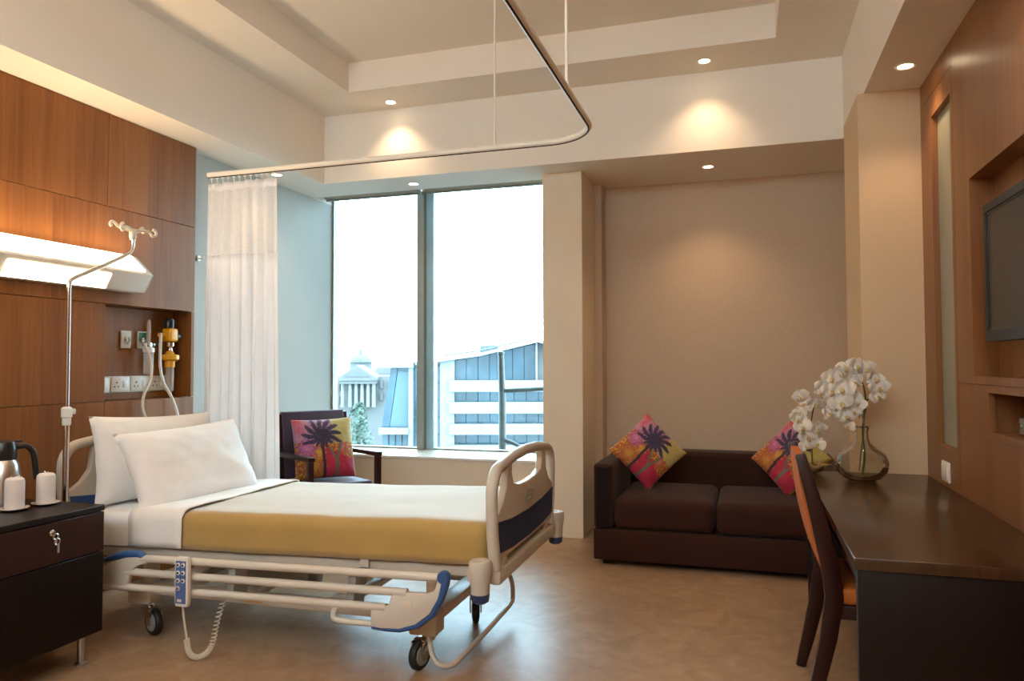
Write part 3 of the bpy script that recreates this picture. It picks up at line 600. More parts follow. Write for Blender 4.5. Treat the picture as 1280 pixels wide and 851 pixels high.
obj('connector', B().lathe([(0.012, 0.228), (0.020, 0.232), (0.014, 0.252), (0.026, 0.262), (0.026, 0.284), (0.014, 0.292)], (0, 0, 0), 16), MT['chrome'], sr)
obj('jar_lid', B().lathe([(0.030, 0.130), (0.032, 0.170), (0.056, 0.178), (0.056, 0.205), (0.030, 0.212), (0.018, 0.232)], (0.0, 0, 0), 22).box((-0.012, 0.04, 0.165), (0.012, 0.058, 0.190), 0.004), MT['yellow'], sr)
obj('jar', B().lathe([(0.010, -0.0195), (0.024, -0.0195), (0.026, -0.010), (0.026, 0.13)], (0.0, 0, 0), 20), MT['clear'], sr)
tb = obj('oxygen_tubing', B().tube(smooth_path([(-3.46, 3.585, 1.385), (-3.43, 3.555, 1.375), (-3.41, 3.575, 1.29), (-3.39, 3.555, 1.17), (-3.375, 3.49, 1.08), (-3.365, 3.475, 1.0), (-3.345, 3.50, 0.92), (-3.31, 3.56, 0.88)], 8), 0.0085, 8), MT['tubing'])
tag(tb, 'clear oxygen tube looping from the flowmeter down behind the pillow', 'tube', 'clear tubes')
tb = obj('suction_tubing', B().tube(smooth_path([(-3.465, 3.712, 1.448), (-3.43, 3.675, 1.44), (-3.405, 3.645, 1.36), (-3.395, 3.635, 1.25), (-3.385, 3.655, 1.15), (-3.375, 3.71, 1.06), (-3.36, 3.735, 0.98), (-3.33, 3.73, 0.90)], 8), 0.0085, 8), MT['tubing'])
tag(tb, 'clear suction tube hanging from the yellow regulator', 'tube', 'clear tubes')
wh = thing('wall_hook', 'small white curtain hook on the wall beyond the wood panels', 'hook', (-3.49, 4.06, 1.975))
obj('hook_plate', B().box((0.0005, -0.015, -0.02), (0.008, 0.015, 0.02), 0.003), MT['white'], wh)
obj('hook_arm', B().tube(smooth_path([(0.006, 0, 0), (0.035, 0, -0.004), (0.05, 0, 0.012)], 4), 0.005, 8), MT['white'], wh)

# ================================================================== CURTAIN AND TRACK
TZ = 2.44
tk = thing('curtain_track', 'white L-shaped curtain rail hung from the ceiling on rods', 'curtain rail', (0, 0, TZ))
R_ = 0.26; XT, YT = -0.715, 3.77
pts = [(-3.17, YT, 0), (-2.6, YT, 0), (-1.6, YT, 0)] + arc((XT-R_, YT-R_), R_, 90, 0, 12, lambda a, b: (a, b, 0)) + [(XT, 2.6, 0), (XT, 1.4, 0), (XT, 0.6, 0)]
obj('rail', B().tube(pts, 0.0165, 10), MT['rim'], tk)
slot = [(a, b, -0.0155) for a, b, _ in pts]
obj('rail_slot', B().tube(slot, 0.0045, 6), MT['gap'], tk)
for (x, y, zt) in ((-1.283, YT, RING if False else TRAY), (XT, 3.06, TRAY), (XT, 1.4, TRAY)):
    rd = obj('hanger_rod', B().tube([(x, y, 0.01), (x, y, zt-TZ)], 0.0065, 8), MT['rim'], tk)
    obj('rod_rose', B().lathe([(0.02, zt-TZ-0.012), (0.022, zt-TZ-0.001)], (x, y, 0), 14).lathe([(0.011, 0.008), (0.013, 0.015), (0.009, 0.035)], (x, y, 0), 12), MT['rim'], rd)
cu = thing('privacy_curtain', 'gathered white privacy curtain with sheer net top hanging beside the window', 'curtain', (-2.92, YT, 0.0))
def cur(t, zf):
    wdt = 0.25 + 0.03*zf
    a = t*2*PI*6.5
    amp = 0.026*(0.45+0.55*zf)*(0.75+0.4*noise.noise(Vector((t*6, 3.1, 0))))
    x = (2*t-1)*wdt + 0.012*math.sin(a*2+1.0)*zf
    y = amp*math.sin(a + 0.5*math.sin(t*9)) + 0.02*noise.noise(Vector((t*4, zf*2.0, 5.0)))
    return x, y
ZN, ZTOP, ZBOT = 1.935, TZ-0.055, 0.38
def cf(z0, z1):
    def f(a, c):
        z = z0 + (z1-z0)*c; zf = (ZTOP-z)/(ZTOP-ZBOT); x, y = cur(a, zf)
        return Vector((x, y, z))
    return f
o = obj('curtain_cloth', B().grid(150, 24, cf(ZBOT, ZN)), MT['curtain'], cu, 80); solid(o, 0.0015)
o = obj('curtain_net', B().grid(150, 10, cf(ZN, ZTOP-0.05)), MT['net'], cu, 80)
o = obj('heading_tape', B().grid(150, 3, cf(ZTOP-0.05, ZTOP)), MT['curtain'], cu, 80); solid(o, 0.002)
gl = mesh_of(B().tube(smooth_path([(0, 0, 0.0), (0.004, 0, 0.015), (0, 0, 0.030), (0, 0, 0.042)], 3), 0.003, 6).box((-0.008, -0.006, 0.034), (0.008, 0.006, 0.040), 0.001), 'glider', MT['rim'])
for k in range(12):
    inst('glider', gl, cu, (-0.225+0.45*k/11, 0, ZTOP-0.008))

# ================================================================== BEDSIDE CABINET
cb = thing('bedside_cabinet', 'dark wenge bedside cabinet on steel feet beside the bed', 'cabinet', (-2.62, 2.505, 0.0))
cbx = lambda lo, hi, b=0.002: B().box(lo, hi, b, 1)
obj('carcass', cbx((-0.50, -0.56, 0.125), (-0.020, -0.002, 0.635)), MT['dark'], cb)
obj('top', cbx((-0.51, -0.565, 0.6355), (0.0, 0.0, 0.660), 0.003), MT['dark'], cb)
dr = obj('drawer', cbx((-0.0195, -0.560, 0.467), (-0.001, -0.003, 0.632)), MT['mahog'], cb)
obj('lock', B().lathe([(0.013, 0.0), (0.013, 0.005), (0.010, 0.008)], (-0.001, -0.255, 0.592), 18, 'x').lathe([(0.0055, 0.008), (0.0055, 0.020)], (-0.001, -0.255, 0.592), 10, 'x'), MT['chrome'], dr)
obj('key', B().tube([(0.022, -0.255+0.011*math.cos(a), 0.580+0.011*math.sin(a)) for a in [2*PI*k/16 for k in range(16)]], 0.0028, 6, True).box((0.020, -0.258, 0.545), (0.0235, -0.250, 0.570)).tube([(0.024, -0.250+0.012*math.cos(a), 0.560+0.012*math.sin(a)) for a in [2*PI*k/16 for k in range(16)]], 0.0018, 6, True).box((0.022, -0.248, 0.515), (0.025, -0.240, 0.550)), MT['steel'], dr)
do = obj('door', cbx((-0.0195, -0.560, 0.128), (-0.001, -0.003, 0.463)), MT['dark'], cb)
for x, y in ((-0.055, -0.06), (-0.055, -0.50), (-0.45, -0.06), (-0.45, -0.50)):
    obj('foot', B().lathe([(0.024, 0.0), (0.024, 0.006), (0.015, 0.014), (0.015, 0.1255)], (x, y, 0), 18), MT['steel'], cb)

th_ = thing('vacuum_jug', 'steel insulated jug with black lid and handle on the bedside cabinet', 'jug', (-3.005, 2.345, 0.6605))
obj('jug_body', B().lathe([(0.050, 0.0), (0.066, 0.004), (0.068, 0.03), (0.066, 0.12), (0.056, 0.175), (0.046, 0.195)], (0, 0, 0), 28), MT['steel'], th_)
obj('jug_lid', B().lathe([(0.047, 0.195), (0.050, 0.200), (0.048, 0.235), (0.045, 0.262), (0.040, 0.272), (0.020, 0.276)], (0, 0, 0), 26).box((-0.01, 0.03, 0.262), (0.012, 0.075, 0.272), 0.003), MT['blackpl'], th_)
dirh = Vector((0.35, 0.94, 0)).normalized()
obj('jug_handle', B().tube(smooth_path([dirh*0.045+Vector((0, 0, 0.245)), dirh*0.085+Vector((0, 0, 0.246)), dirh*0.112+Vector((0, 0, 0.215)), dirh*0.122+Vector((0, 0, 0.15)), dirh*0.128+Vector((0, 0, 0.10))], 6), [0.012]*8+[0.013]*17, 10), MT['blackpl'], th_)
for (x, y, lab, s_) in ((-2.872, 2.292, 'paper-wrapped cup on a saucer in front of the steel jug', 0), (-2.860, 2.425, 'paper-wrapped cup on a saucer right of the jug handle', 1.2)):
    t = thing('covered_cup', lab, 'cup', (x, y, 0.6605), s_, 'covered cups')
    obj('saucer', B().lathe([(0.030, 0.0), (0.042, 0.003), (0.054, 0.009), (0.054, 0.011), (0.030, 0.007)], (0, 0, 0), 28), MT['porc'], t)
    obj('wrapped_cup', B().lathe([(0.034, 0.0075), (0.036, 0.012), (0.036, 0.115), (0.034, 0.126), (0.026, 0.133), (0.006, 0.135)], (0, 0, 0), 26), MT['paper'], t)
    obj('wrap_fold', B().prism([(-0.026, 0.128), (0.024, 0.130), (0.020, 0.142), (0.002, 0.134), (-0.018, 0.141)], -0.002, 0.002, lambda p, q, t_: (t_, p, q)), MT['paper'], t)

# ================================================================== PRINTED CUSHIONS
def mixc(a, b, t): return tuple(a[i]*(1-t)+b[i]*t for i in range(3))
def design(x, y):
    nz = noise.noise(Vector((x*3.1, y*3.1, 1.0))); nf = noise.noise(Vector((x*14, y*14, 4.0)))
    col = mixc((0.36, 0.16, 0.30), (0.55, 0.30, 0.40), 0.5+0.9*nf)
    if x > 0.25: col = mixc((0.45, 0.36, 0.10), (0.60, 0.50, 0.22), 0.5+0.5*nf)
    if y < 0.12 + 0.1*nz: col = (0.42, 0.09, 0.03) if nf < 0.02 else (0.58, 0.33, 0.05)
    if y < -0.22 + 0.18*math.cos(3*x+0.4) and x > -0.08: col = mixc((0.45, 0.012, 0.045), (0.55, 0.03, 0.10), 0.5+nz)
    def flower(cx, cy, r, c1, c2, n):
        d = math.hypot(x-cx, y-cy); a = math.atan2(y-cy, x-cx); lim = r*(0.78+0.22*math.cos(n*a))
        if d < lim: return mixc(c1, c2, min(1, max(0, d/lim + 0.6*nf)))
        return None
    for args in ((-0.42, -0.62, 0.44, (0.60, 0.30, 0.05), (0.42, 0.10, 0.03), 11), (-0.25, -0.18, 0.25, (0.62, 0.40, 0.05), (0.55, 0.20, 0.04), 7),
                 (-0.62, -0.02, 0.36, (0.62, 0.24, 0.40), (0.40, 0.08, 0.22), 9), (-0.82, 0.62, 0.40, (0.62, 0.12, 0.20), (0.52, 0.28, 0.34), 8), (-0.86, 0.95, 0.25, (0.55, 0.03, 0.06), (0.60, 0.2, 0.2), 6), (0.55, -0.05, 0.24, (0.55, 0.25, 0.20), (0.50, 0.09, 0.03), 7)):
        c = flower(*args)
        if c: col = c
    if -0.28 < x < -0.2+0.03*nz and y < -0.5: pass
    # dark stem of the palm
    if abs(x+0.13+0.05*y) < 0.05 and y < 0.25: col = (0.06, 0.02, 0.05)
    # forked grey-green trunk
    for (x0, y0, x1, y1, wd) in ((0.30, -1.0, 0.33, -0.45, 0.055), (0.33, -0.45, 0.08, -0.02, 0.04), (0.33, -0.45, 0.48, 0.15, 0.035)):
        dx, dy = x1-x0, y1-y0; t = max(0, min(1, ((x-x0)*dx+(y-y0)*dy)/(dx*dx+dy*dy)))
        if math.hypot(x-x0-t*dx, y-y0-t*dy) < wd: col = (0.17, 0.18, 0.13)
    # palm crown
    cx, cy = -0.12, 0.36; d = math.hypot(x-cx, y-cy); a = math.atan2(y-cy, x-cx)
    lim = 0.66*(0.38+0.62*abs(math.cos(6.5*a+1.0*d*4)))*(1.0 if y > cy-0.25 else 0.62)
    if d < lim: col = mixc((0.035, 0.022, 0.065), (0.085, 0.06, 0.13), 0.5+0.5*nf)
    # yellow piping side
    if x > 0.93: col = (0.50, 0.33, 0.05)
    return tuple(0.95*c**1.18 for c in col)
cub = pillow_bm(1.0, 1.0, 0.34, n=84, seed=3, pinch=0.05, amp=0.02, p=3.0)
cush_me = mesh_of(cub, 'printed_cushion', MT['print'], 80)
ca = cush_me.attributes.new('print', 'FLOAT_COLOR', 'POINT')
for i, v in enumerate(cush_me.vertices):
    ca.data[i].color = (*design(v.co.x*2, v.co.y*2), 1)
def cushion(size, loc, xa, ya, label):
    o = bpy.data.objects.new('printed_cushion', cush_me); COL.objects.link(o); place(o, loc, xa, ya)
    o.scale = (size, size, size); o.matrix_world = o.matrix_world
    tag(o, label, 'cushion', 'printed cushions'); return o
def cush(size, loc, facing, up, roll, label):
    n = Vector(facing).normalized(); u = Vector(up); u = (u-n*u.dot(n)).normalized(); r = u.cross(n)
    a = math.radians(roll); y = u*math.cos(a)+r*math.sin(a); x = r*math.cos(a)-u*math.sin(a)
    m = Matrix((x*size, y*size, n*size)).transposed().to_4x4(); m.translation = Vector(loc)
    o = bpy.data.objects.new('printed_cushion', cush_me); COL.objects.link(o); o.matrix_world = m
    return tag(o, label, 'cushion', 'printed cushions')

# ================================================================== SOFA
sf = thing('sofa', 'dark brown velvet two-seat sofa in the alcove', 'sofa', (-0.175, 5.10, 0.0))
HW = 0.742
obj('base', B().box((-HW, -0.50, 0.035), (HW, 0.50, 0.225), 0.012, 3), MT['sofa'], sf)
obj('back', B().box((-HW+0.125, 0.27, 0.226), (HW-0.125, 0.495, 0.635), 0.035, 4), MT['sofa'], sf)
for s_ in (-1, 1):
    a_, b_ = sorted((s_*HW, s_*(HW-0.122)))
    am = obj('arm', B().box((a_, -0.495, 0.2255), (b_, 0.498, 0.630), 0.022, 4), MT['sofa'], sf)
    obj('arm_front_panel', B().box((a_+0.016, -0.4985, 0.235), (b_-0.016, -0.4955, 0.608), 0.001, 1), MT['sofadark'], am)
    x0, x1 = sorted((s_*0.004, s_*(HW-0.126)))
    def sc_(a, c, x0=x0, x1=x1): return None
    bmx = bmesh.new(); bmesh.ops.create_cube(bmx, size=1)
    for v in bmx.verts: v.co = Vector(((x0+x1)/2+v.co.x*(x1-x0), -0.115+v.co.y*0.765, 0.322+v.co.z*0.19))
    bmesh.ops.bevel(bmx, geom=bmx.edges[:], offset=0.055, segments=5, affect='EDGES', profile=0.55)
    for _ in range(3):
        lg = [e for e in bmx.edges if e.calc_length() > 0.08]
        if lg: bmesh.ops.subdivide_edges(bmx, edges=lg, cuts=1, use_grid_fill=True)
    for v in bmx.verts:
        if v.co.z > 0.32:
            fx = (v.co.x-x0)/(x1-x0); fy = (v.co.y+0.50)/0.765
            v.co.z += 0.022*max(0, math.sin(PI*min(1, max(0, fx))))*max(0, math.sin(PI*min(1, max(0, fy))))
    sb_ = B(); sb_.merge(bmx); obj('seat_cushion', sb_, MT['sofa'], sf, 60)
for x, y in ((-0.66, -0.42), (0.66, -0.42), (-0.66, 0.42), (0.66, 0.42)):
    obj('foot', B().box((x-0.03, y-0.03, 0.0), (x+0.03, y+0.03, 0.0355), 0.003), MT['dark'], sf)
cush(0.375, (-0.625, 5.02, 0.668), (0.30, -0.90, 0.26), (0.05, 0.3, 1), 40, 'bright palm-print cushion balanced on the left arm of the sofa')
cush(0.37, (0.275, 5.06, 0.650), (-0.38, -0.82, 0.30), (0.0, 0.3, 1), 48, 'bright palm-print cushion at the right end of the sofa')

# ================================================================== ARMCHAIR
AF = math.radians(-30); af = Vector((math.cos(AF), math.sin(AF), 0)); as_ = Vector((-af.y, af.x, 0))
ac_p = Vector((-2.80, 4.83, 0)) - as_*0.255
ac = thing('armchair', 'dark wooden armchair with plum upholstery beside the window', 'armchair', ac_p, AF)     # local +x faces front, +y is the window side
def bar(a, b, wx, wy, bev=0.004):
    a = Vector(a); b = Vector(b); m = B()
    return m.prism([(-wx/2, -wy/2), (wx/2, -wy/2), (wx/2, wy/2), (-wx/2, wy/2)], 0, 1, lambda p, q, t: tuple(a+(b-a)*t+Vector((p, q, 0))), bev)
for s_ in (-1, 1):
    y = 0.255*s_
    obj('front_leg', bar((0.42, y, 0), (0.42, y, 0.625), 0.045, 0.035), MT['mahog'], ac)
    obj('rear_leg', bar((-0.09, y, 0), (0.0, y, 0.46), 0.045, 0.035), MT['mahog'], ac)
    obj('armrest', bar((0.0, y, 0.626), (0.0, y, 0.655), 0.001, 0.045) if False else B().box((-0.02, y-0.024, 0.626), (0.445, y+0.024, 0.656), 0.006), MT['mahog'], ac)
    obj('back_post', B().prism([(-0.03, 0.4605), (0.02, 0.4605), (-0.035, 0.915), (-0.075, 0.915)], y-0.016, y+0.016, lambda p, q, t: (p, t, q), 0.004), MT['mahog'], ac)
obj('seat_rail', B().box((-0.01, -0.236, 0.34), (0.397, 0.236, 0.388), 0.004), MT['mahog'], ac)
obj('seat', B().box((0.0, -0.235, 0.3885), (0.396, 0.235, 0.458), 0.02, 4), MT['plum'], ac)
obj('backrest', B().prism([(-0.025, 0.47), (0.025, 0.47), (-0.020, 0.93), (-0.075, 0.93)], -0.2385, 0.2385, lambda p, q, t: (p, t, q), 0.012, 3), MT['plum'], ac)
cush(0.43, ac_p + af*0.125 + as_*0.0 + Vector((0, 0, 0.672)), (af.x-0.02, af.y-0.25, 0.30), (0, 0.05, 1), -3, 'bright palm-print cushion on the armchair by the window')

# ================================================================== DESK AND CHAIR
dk = thing('desk', 'long dark wenge writing desk along the wood-panelled wall', 'desk', (0.299, 2.355, 0.0))
DL = 1.860; DW = 0.584
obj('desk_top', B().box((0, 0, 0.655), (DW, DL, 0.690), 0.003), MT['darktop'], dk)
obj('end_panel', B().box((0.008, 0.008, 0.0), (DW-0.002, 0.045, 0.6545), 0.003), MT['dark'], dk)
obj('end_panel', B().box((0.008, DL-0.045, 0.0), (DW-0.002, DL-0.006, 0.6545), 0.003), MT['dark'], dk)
obj('modesty_panel', B().box((DW-0.03, 0.0455, 0.12), (DW-0.004, DL-0.0455, 0.6545)), MT['dark'], dk)
obj('apron', B().box((0.03, 0.0455, 0.580), (0.048, DL-0.0455, 0.6545), 0.002), MT['dark'], dk)
for k in range(2):
    d_ = obj('drawer', B().box((0.024, 0.06+k*0.90, 0.586), (0.0295, 0.92+k*0.86, 0.650), 0.001), MT['mahog'], dk)
ch = thing('desk_chair', 'dark wooden chair with orange upholstery pushed under the desk', 'chair', (0.014, 2.86, 0.0))
post = [(0.195, 0.0), (0.225, 0.12), (0.262, 0.28), (0.282, 0.42), (0.272, 0.52), (0.245, 0.65), (0.212, 0.79), (0.176, 0.925)]
def post_poly(hw):
    P = [Vector((p, 0, q)) for p, q in post]; L, R2 = [], []
    for i, p in enumerate(P):
        t = (P[min(i+1, len(P)-1)]-P[max(i-1, 0)]).normalized(); n = Vector((t.z, 0, -t.x)); h = hw*(0.75+0.5*math.sin(PI*i/(len(P)-1)))
        L.append((p.x-n.x*h, p.z-n.z*h)); R2.append((p.x+n.x*h, p.z+n.z*h))
    return L + R2[::-1]
for y in (0.0, 0.445):
    obj('back_post', B().prism(post_poly(0.025), y, y+0.035, lambda p, q, t: (p, t, max(0, q)), 0.004), MT['mahog'], ch)
def backf(a, c):
    i = 3.4 + 3.5*c; k = int(min(6, i)); fr = i-k
    x = post[k][0]*(1-fr)+post[k+1][0]*fr; z = post[k][1]*(1-fr)+post[k+1][1]*fr
    return x, z
pad = B()
pad.grid(12, 20, lambda a, c: Vector((backf(a, c)[0]-0.012-0.038*math.sin(PI*c)**0.7*(0.65+0.35*math.sin(PI*a)), 0.036+0.408*a, backf(a, c)[1])))
pad.grid(12, 20, lambda a, c: Vector((backf(a, c)[0]+0.018+0.02*math.sin(PI*c)*math.sin(PI*a), 0.036+0.408*a, backf(a, c)[1])))
bmesh.ops.bridge_loops(pad.bm, edges=[e for e in pad.bm.edges if e.is_boundary])
obj('backrest', pad, MT['orange'], ch, 60)
obj('seat', B().box((0.29, 0.01, 0.395), (0.70, 0.47, 0.455), 0.018, 4), MT['orange'], ch)
obj('seat_rail', B().box((0.30, 0.012, 0.345), (0.69, 0.468, 0.3945), 0.004), MT['mahog'], ch)
for y in (0.015, 0.43):
    obj('front_leg', B().prism([(0.645, 0.0), (0.675, 0.0), (0.688, 0.345), (0.640, 0.345)], y, y+0.035, lambda p, q, t: (p, t, q), 0.003), MT['mahog'], ch)

# ================================================================== VASE AND ORCHIDS
va = thing('glass_vase', 'round clear glass vase with narrow neck on the desk', 'vase', (0.540, 3.935, 0.6905))
obj('vase_shell', B().lathe([(0.045, 0.003), (0.060, 0.0), (0.085, 0.012), (0.112, 0.042), (0.123, 0.085), (0.110, 0.125), (0.075, 0.158), (0.042, 0.180), (0.032, 0.205), (0.031, 0.235), (0.038, 0.255), (0.050, 0.262)], (0, 0, 0), 40, cap=False), MT['vase'], va)
obj('vase_wall', B().lathe([(0.002, 0.010), (0.058, 0.009), (0.083, 0.019), (0.108, 0.046), (0.118, 0.085), (0.106, 0.122), (0.072, 0.154), (0.039, 0.176), (0.029, 0.203), (0.028, 0.235), (0.035, 0.255), (0.048, 0.263)], (0, 0, 0), 40, cap=False), MT['vase'], va)
def flower_me():
    pet = B()
    def petal(ang, ln, wd, cup, z):
        def f(a, c):
            t = c; wv = wd*math.sin(PI*min(1, 0.08+0.92*t))**0.6*(1-0.25*t)
            x = ln*t; y = (2*a-1)*wv; zz = z + cup*(t*t*0.5) - 0.25*y*y/max(wd, 1e-4) + 0.006*math.sin(7*t+ang)
            return Vector((x*math.cos(ang)-y*math.sin(ang), x*math.sin(ang)+y*math.cos(ang), zz))
        pet.grid(6, 7, f)
    petal(math.radians(90), 0.036, 0.014, -0.006, 0.0); petal(math.radians(215), 0.036, 0.014, -0.006, 0.0); petal(math.radians(325), 0.036, 0.014, -0.006, 0.0)
    petal(math.radians(165), 0.042, 0.026, 0.010, 0.003); petal(math.radians(15), 0.042, 0.026, 0.010, 0.003)
    return mesh_of(pet, 'flower', MT['petal'], 80)
FL = flower_me()
lipm = mesh_of(B().tube([(0, 0, 0.002), (0, -0.006, 0.012), (0, -0.012, 0.016), (0, -0.018, 0.012)], [0.004, 0.007, 0.006, 0.002], 8), 'flower_lip', MT['lip'])
def add_flowers(t, base, spots, rs):
    rnd = random.Random(rs)
    for (x, y, z, s_) in spots:
        d = Vector((rnd.uniform(-0.6, 0.5), -1.0+rnd.uniform(-0.2, 0.5), rnd.uniform(-0.5, 0.35))).normalized()
        q = d.to_track_quat('Z', 'Y'); e = (q.to_matrix() @ Matrix.Rotation(rnd.uniform(-0.5, 0.5), 3, 'Z')).to_euler()
        f = inst('flower', FL, t, Vector((x, y, z))-Vector(base), e, (s_*1.2, s_*1.2, s_*1.2)); inst('flower_lip', lipm, f)
b0 = (0.540, 3.935, 0.712)
o1 = thing('orchid_spray', 'arching white orchid spray standing in the round glass vase', 'orchid', b0)
main = smooth_path([(0.0, 0, 0.0), (0.012, 0, 0.10), (0.006, 0, 0.22), (0.022, 0.0, 0.34), (0.010, -0.01, 0.44), (-0.03, -0.02, 0.495), (-0.085, -0.03, 0.50), (-0.13, -0.04, 0.46)], 8)
obj('stem', B().tube(main, [0.006-0.004*i/(len(main)-1) for i in range(len(main))], 8), MT['stem'], o1)
obj('stem', B().tube(smooth_path([(-0.012, 0.0, 0.02), (0.0, 0.01, 0.12), (0.012, 0.008, 0.22), (0.018, 0.006, 0.33), (0.05, 0.0, 0.40), (0.07, -0.01, 0.385)], 6), 0.0035, 8), MT['stem'], o1)
obj('stem', B().tube(smooth_path([(0.012, 0.002, 0.26), (0.0, -0.01, 0.30), (-0.012, -0.02, 0.28)], 5), 0.0025, 6), MT['stem'], o1)
sp = []
for px_, pz, s_ in ((-0.13, 0.475, 1.1), (-0.095, 0.50, 1.0), (-0.06, 0.515, 1.15), (-0.02, 0.53, 1.1), (0.02, 0.52, 1.0), (-0.135, 0.41, 1.15), (-0.085, 0.42, 1.3), (-0.035, 0.45, 1.1), (-0.09, 0.355, 1.3), (-0.05, 0.385, 1.1), (0.055, 0.47, 1.0), (0.075, 0.43, 1.05), (0.07, 0.385, 0.9), (-0.125, 0.33, 1.0), (-0.15, 0.30, 0.9), (-0.07, 0.29, 1.0), (-0.035, 0.31, 0.9), (-0.055, 0.24, 0.8), (-0.01, 0.35, 0.85)):
    sp.append((b0[0]+px_, b0[1]-0.035+random.uniform(-0.02, 0.02), b0[2]+pz, s_))
add_flowers(o1, b0, sp, 3)
b1 = (0.335, 4.135, 0.6905)
sd = obj('shell_dish', B().grid(40, 6, lambda a, c: Vector((0, 0, 0)) + Vector(((0.012+c*0.078*(0.70+0.30*math.cos(5*2*PI*a)))*math.cos(2*PI*a), (0.012+c*0.078*(0.70+0.30*math.cos(5*2*PI*a)))*math.sin(2*PI*a), 0.004+0.042*c*c)), True), MT['gold'])
sd.location = b1; solid(sd, 0.004); tag(sd, 'small gilded star-shaped dish at the far desk corner', 'dish')
o2 = thing('orchid_spray', 'small white orchid spray rising from the gilded dish', 'orchid', (b1[0], b1[1], b1[2]+0.009))
st2 = smooth_path([(0, 0, 0.0), (-0.004, 0, 0.10), (-0.008, -0.005, 0.22), (0.01, -0.01, 0.33), (0.05, -0.015, 0.38), (0.10, -0.02, 0.39)], 8)
obj('stem', B().tube(st2, [0.0045-0.0025*i/(len(st2)-1) for i in range(len(st2))], 8), MT['stem'], o2)
obj('moss_ball', B().lathe([(0.006, 0.0), (0.022, 0.006), (0.026, 0.018), (0.018, 0.032), (0.004, 0.037)], (0, 0, 0), 14), MT['stem'], o2)
sp = [(b1[0]+x_, b1[1]-0.03+random.uniform(-0.015, 0.015), b1[2]+z_, s_) for x_, z_, s_ in ((-0.055, 0.40, 0.95), (-0.03, 0.355, 1.1), (0.015, 0.36, 1.0), (0.06, 0.43, 1.25), (0.085, 0.36, 0.95), (0.115, 0.33, 0.9), (-0.045, 0.24, 1.1), (-0.07, 0.28, 1.0), (-0.02, 0.19, 1.15), (0.025, 0.23, 0.95), (0.03, 0.15, 0.9), (-0.035, 0.14, 0.9), (0.145, 0.29, 0.8), (-0.06, 0.31, 0.9))]
add_flowers(o2, (b1[0], b1[1], b1[2]+0.009), sp, 9)

# ================================================================== TELEVISION, BOX, SWITCH
tv = thing('television', 'flat television with grey bezel mounted in the wood wall recess', 'television', (0.868, 2.745, 1.59))
HY, HZ = 0.425, 0.256
obj('bezel', B().plate([-HY, -HY+0.022, HY-0.022, HY], [-HZ, -HZ+0.040, HZ-0.030, HZ], {(1, 1)}, 0.0, 0.05, YZ), MT['tvframe'], tv)
obj('inner_frame', B().plate([-HY+0.022, -HY+0.032, HY-0.032, HY-0.022], [-HZ+0.040, -HZ+0.048, HZ-0.038, HZ-0.030], {(1, 1)}, 0.004, 0.04, YZ), MT['blackpl'], tv)
obj('screen', B().box((0.007, -HY+0.032, -HZ+0.048), (0.02, HY-0.032, HZ-0.038)), MT['screen'], tv)
obj('back_shell', B().box((0.0505, -HY+0.04, -HZ+0.04), (0.08, HY-0.04, HZ-0.04), 0.008), MT['blackpl'], tv)
obj('wall_bracket', B().box((0.0805, -0.12, -0.10), (0.107, 0.12, 0.10)), MT['blackpl'], tv)
sb = thing('set_top_box', 'small grey receiver box on the shelf below the television', 'receiver', (0.935, 2.86, 0.9955))
obj('box_shell', B().box((0.0, -0.20, 0.006), (0.16, 0.20, 0.062), 0.004), MT['greypl'], sb)
obj('dial', B().lathe([(0.010, -0.001), (0.010, -0.006), (0.007, -0.008)], (0, 0.165, 0.036), 14, 'x'), MT['chrome'], sb)
for y in (-0.17, 0.17): obj('rubber_foot', B().box((0.01, y-0.015, 0), (0.04, y+0.015, 0.0065)).box((0.12, y-0.015, 0), (0.15, y+0.015, 0.0065)), MT['rubber'], sb)
sw = thing('wall_switch', 'white switch plate on the panelling just above the desk', 'switch', (XR, 3.78, 0.712))
obj('switch_plate', B().box((-0.010, 0, 0), (-0.0005, 0.125, 0.092), 0.003), MT['white'], sw)
for k in range(2): obj('rocker', B().box((-0.014, 0.012+k*0.053, 0.016), (-0.0101, 0.060+k*0.053, 0.076), 0.002), MT['white'], sw)

# ================================================================== OUTSIDE
Rh = Vector((math.cos(YAW), math.sin(YAW), 0)); Fh = Vector((-math.sin(YAW), math.cos(YAW), 0))
def FR(D):            # building frame: x along the facade, y away from the room, origin D metres out
    return Fh*D
def bld(name, label, D):
    t = thing(name, label, 'building', FR(D), YAW); t.location.z = 0; return t
def A(px_, D): return (px_-640)*D/FPX
def Zp(py_, D): return CAM_H + (456.7-py_)*D/FPX
GZ = -22.0
gr = struct('ground', B().box((-160, 14, GZ-0.5), (120, 220, GZ)), MT['ground'])
D = 60.0
b1_ = bld('office_building', 'white office block with horizontal bands of blue glass seen through the window', D)
fz = lambda p, q, t: (A(p, D), t, Zp(q, D))
GP = 456.7 + (CAM_H-GZ)*FPX/D
obj('main_wall', B().prism([(550, 447), (568, 446), (568, GP), (550, GP)], 0, 14, fz), MT['white_ext'], b1_)
obj('rear_wall', B().prism([(566, 449), (672, 427), (700, 434), (700, GP), (566, GP)], 1.2, 14, fz), MT['stone_ext'], b1_)
obj('roof_slab', B().prism([(520, 452), (600, 441), (672, 424.5), (704, 433), (704, 436), (672, 428), (600, 445), (520, 456)], -0.6, 14, fz), MT['white_ext'], b1_)
obj('roof_rail', B().tube([(A(555, D), 0.2, Zp(444, D)), (A(600, D), 0.2, Zp(438, D)), (A(668, D), 0.2, Zp(422, D))], 0.07, 6), MT['stone_ext'], b1_)
for k in range(14):
    x_ = 558+k*8; yb = 446.5-(x_-555)*0.175
    obj('roof_post', B().box((A(x_, D)-0.04, 0.16, Zp(yb+3, D)), (A(x_, D)+0.04, 0.24, Zp(yb-4, D))), MT['stone_ext'], b1_)
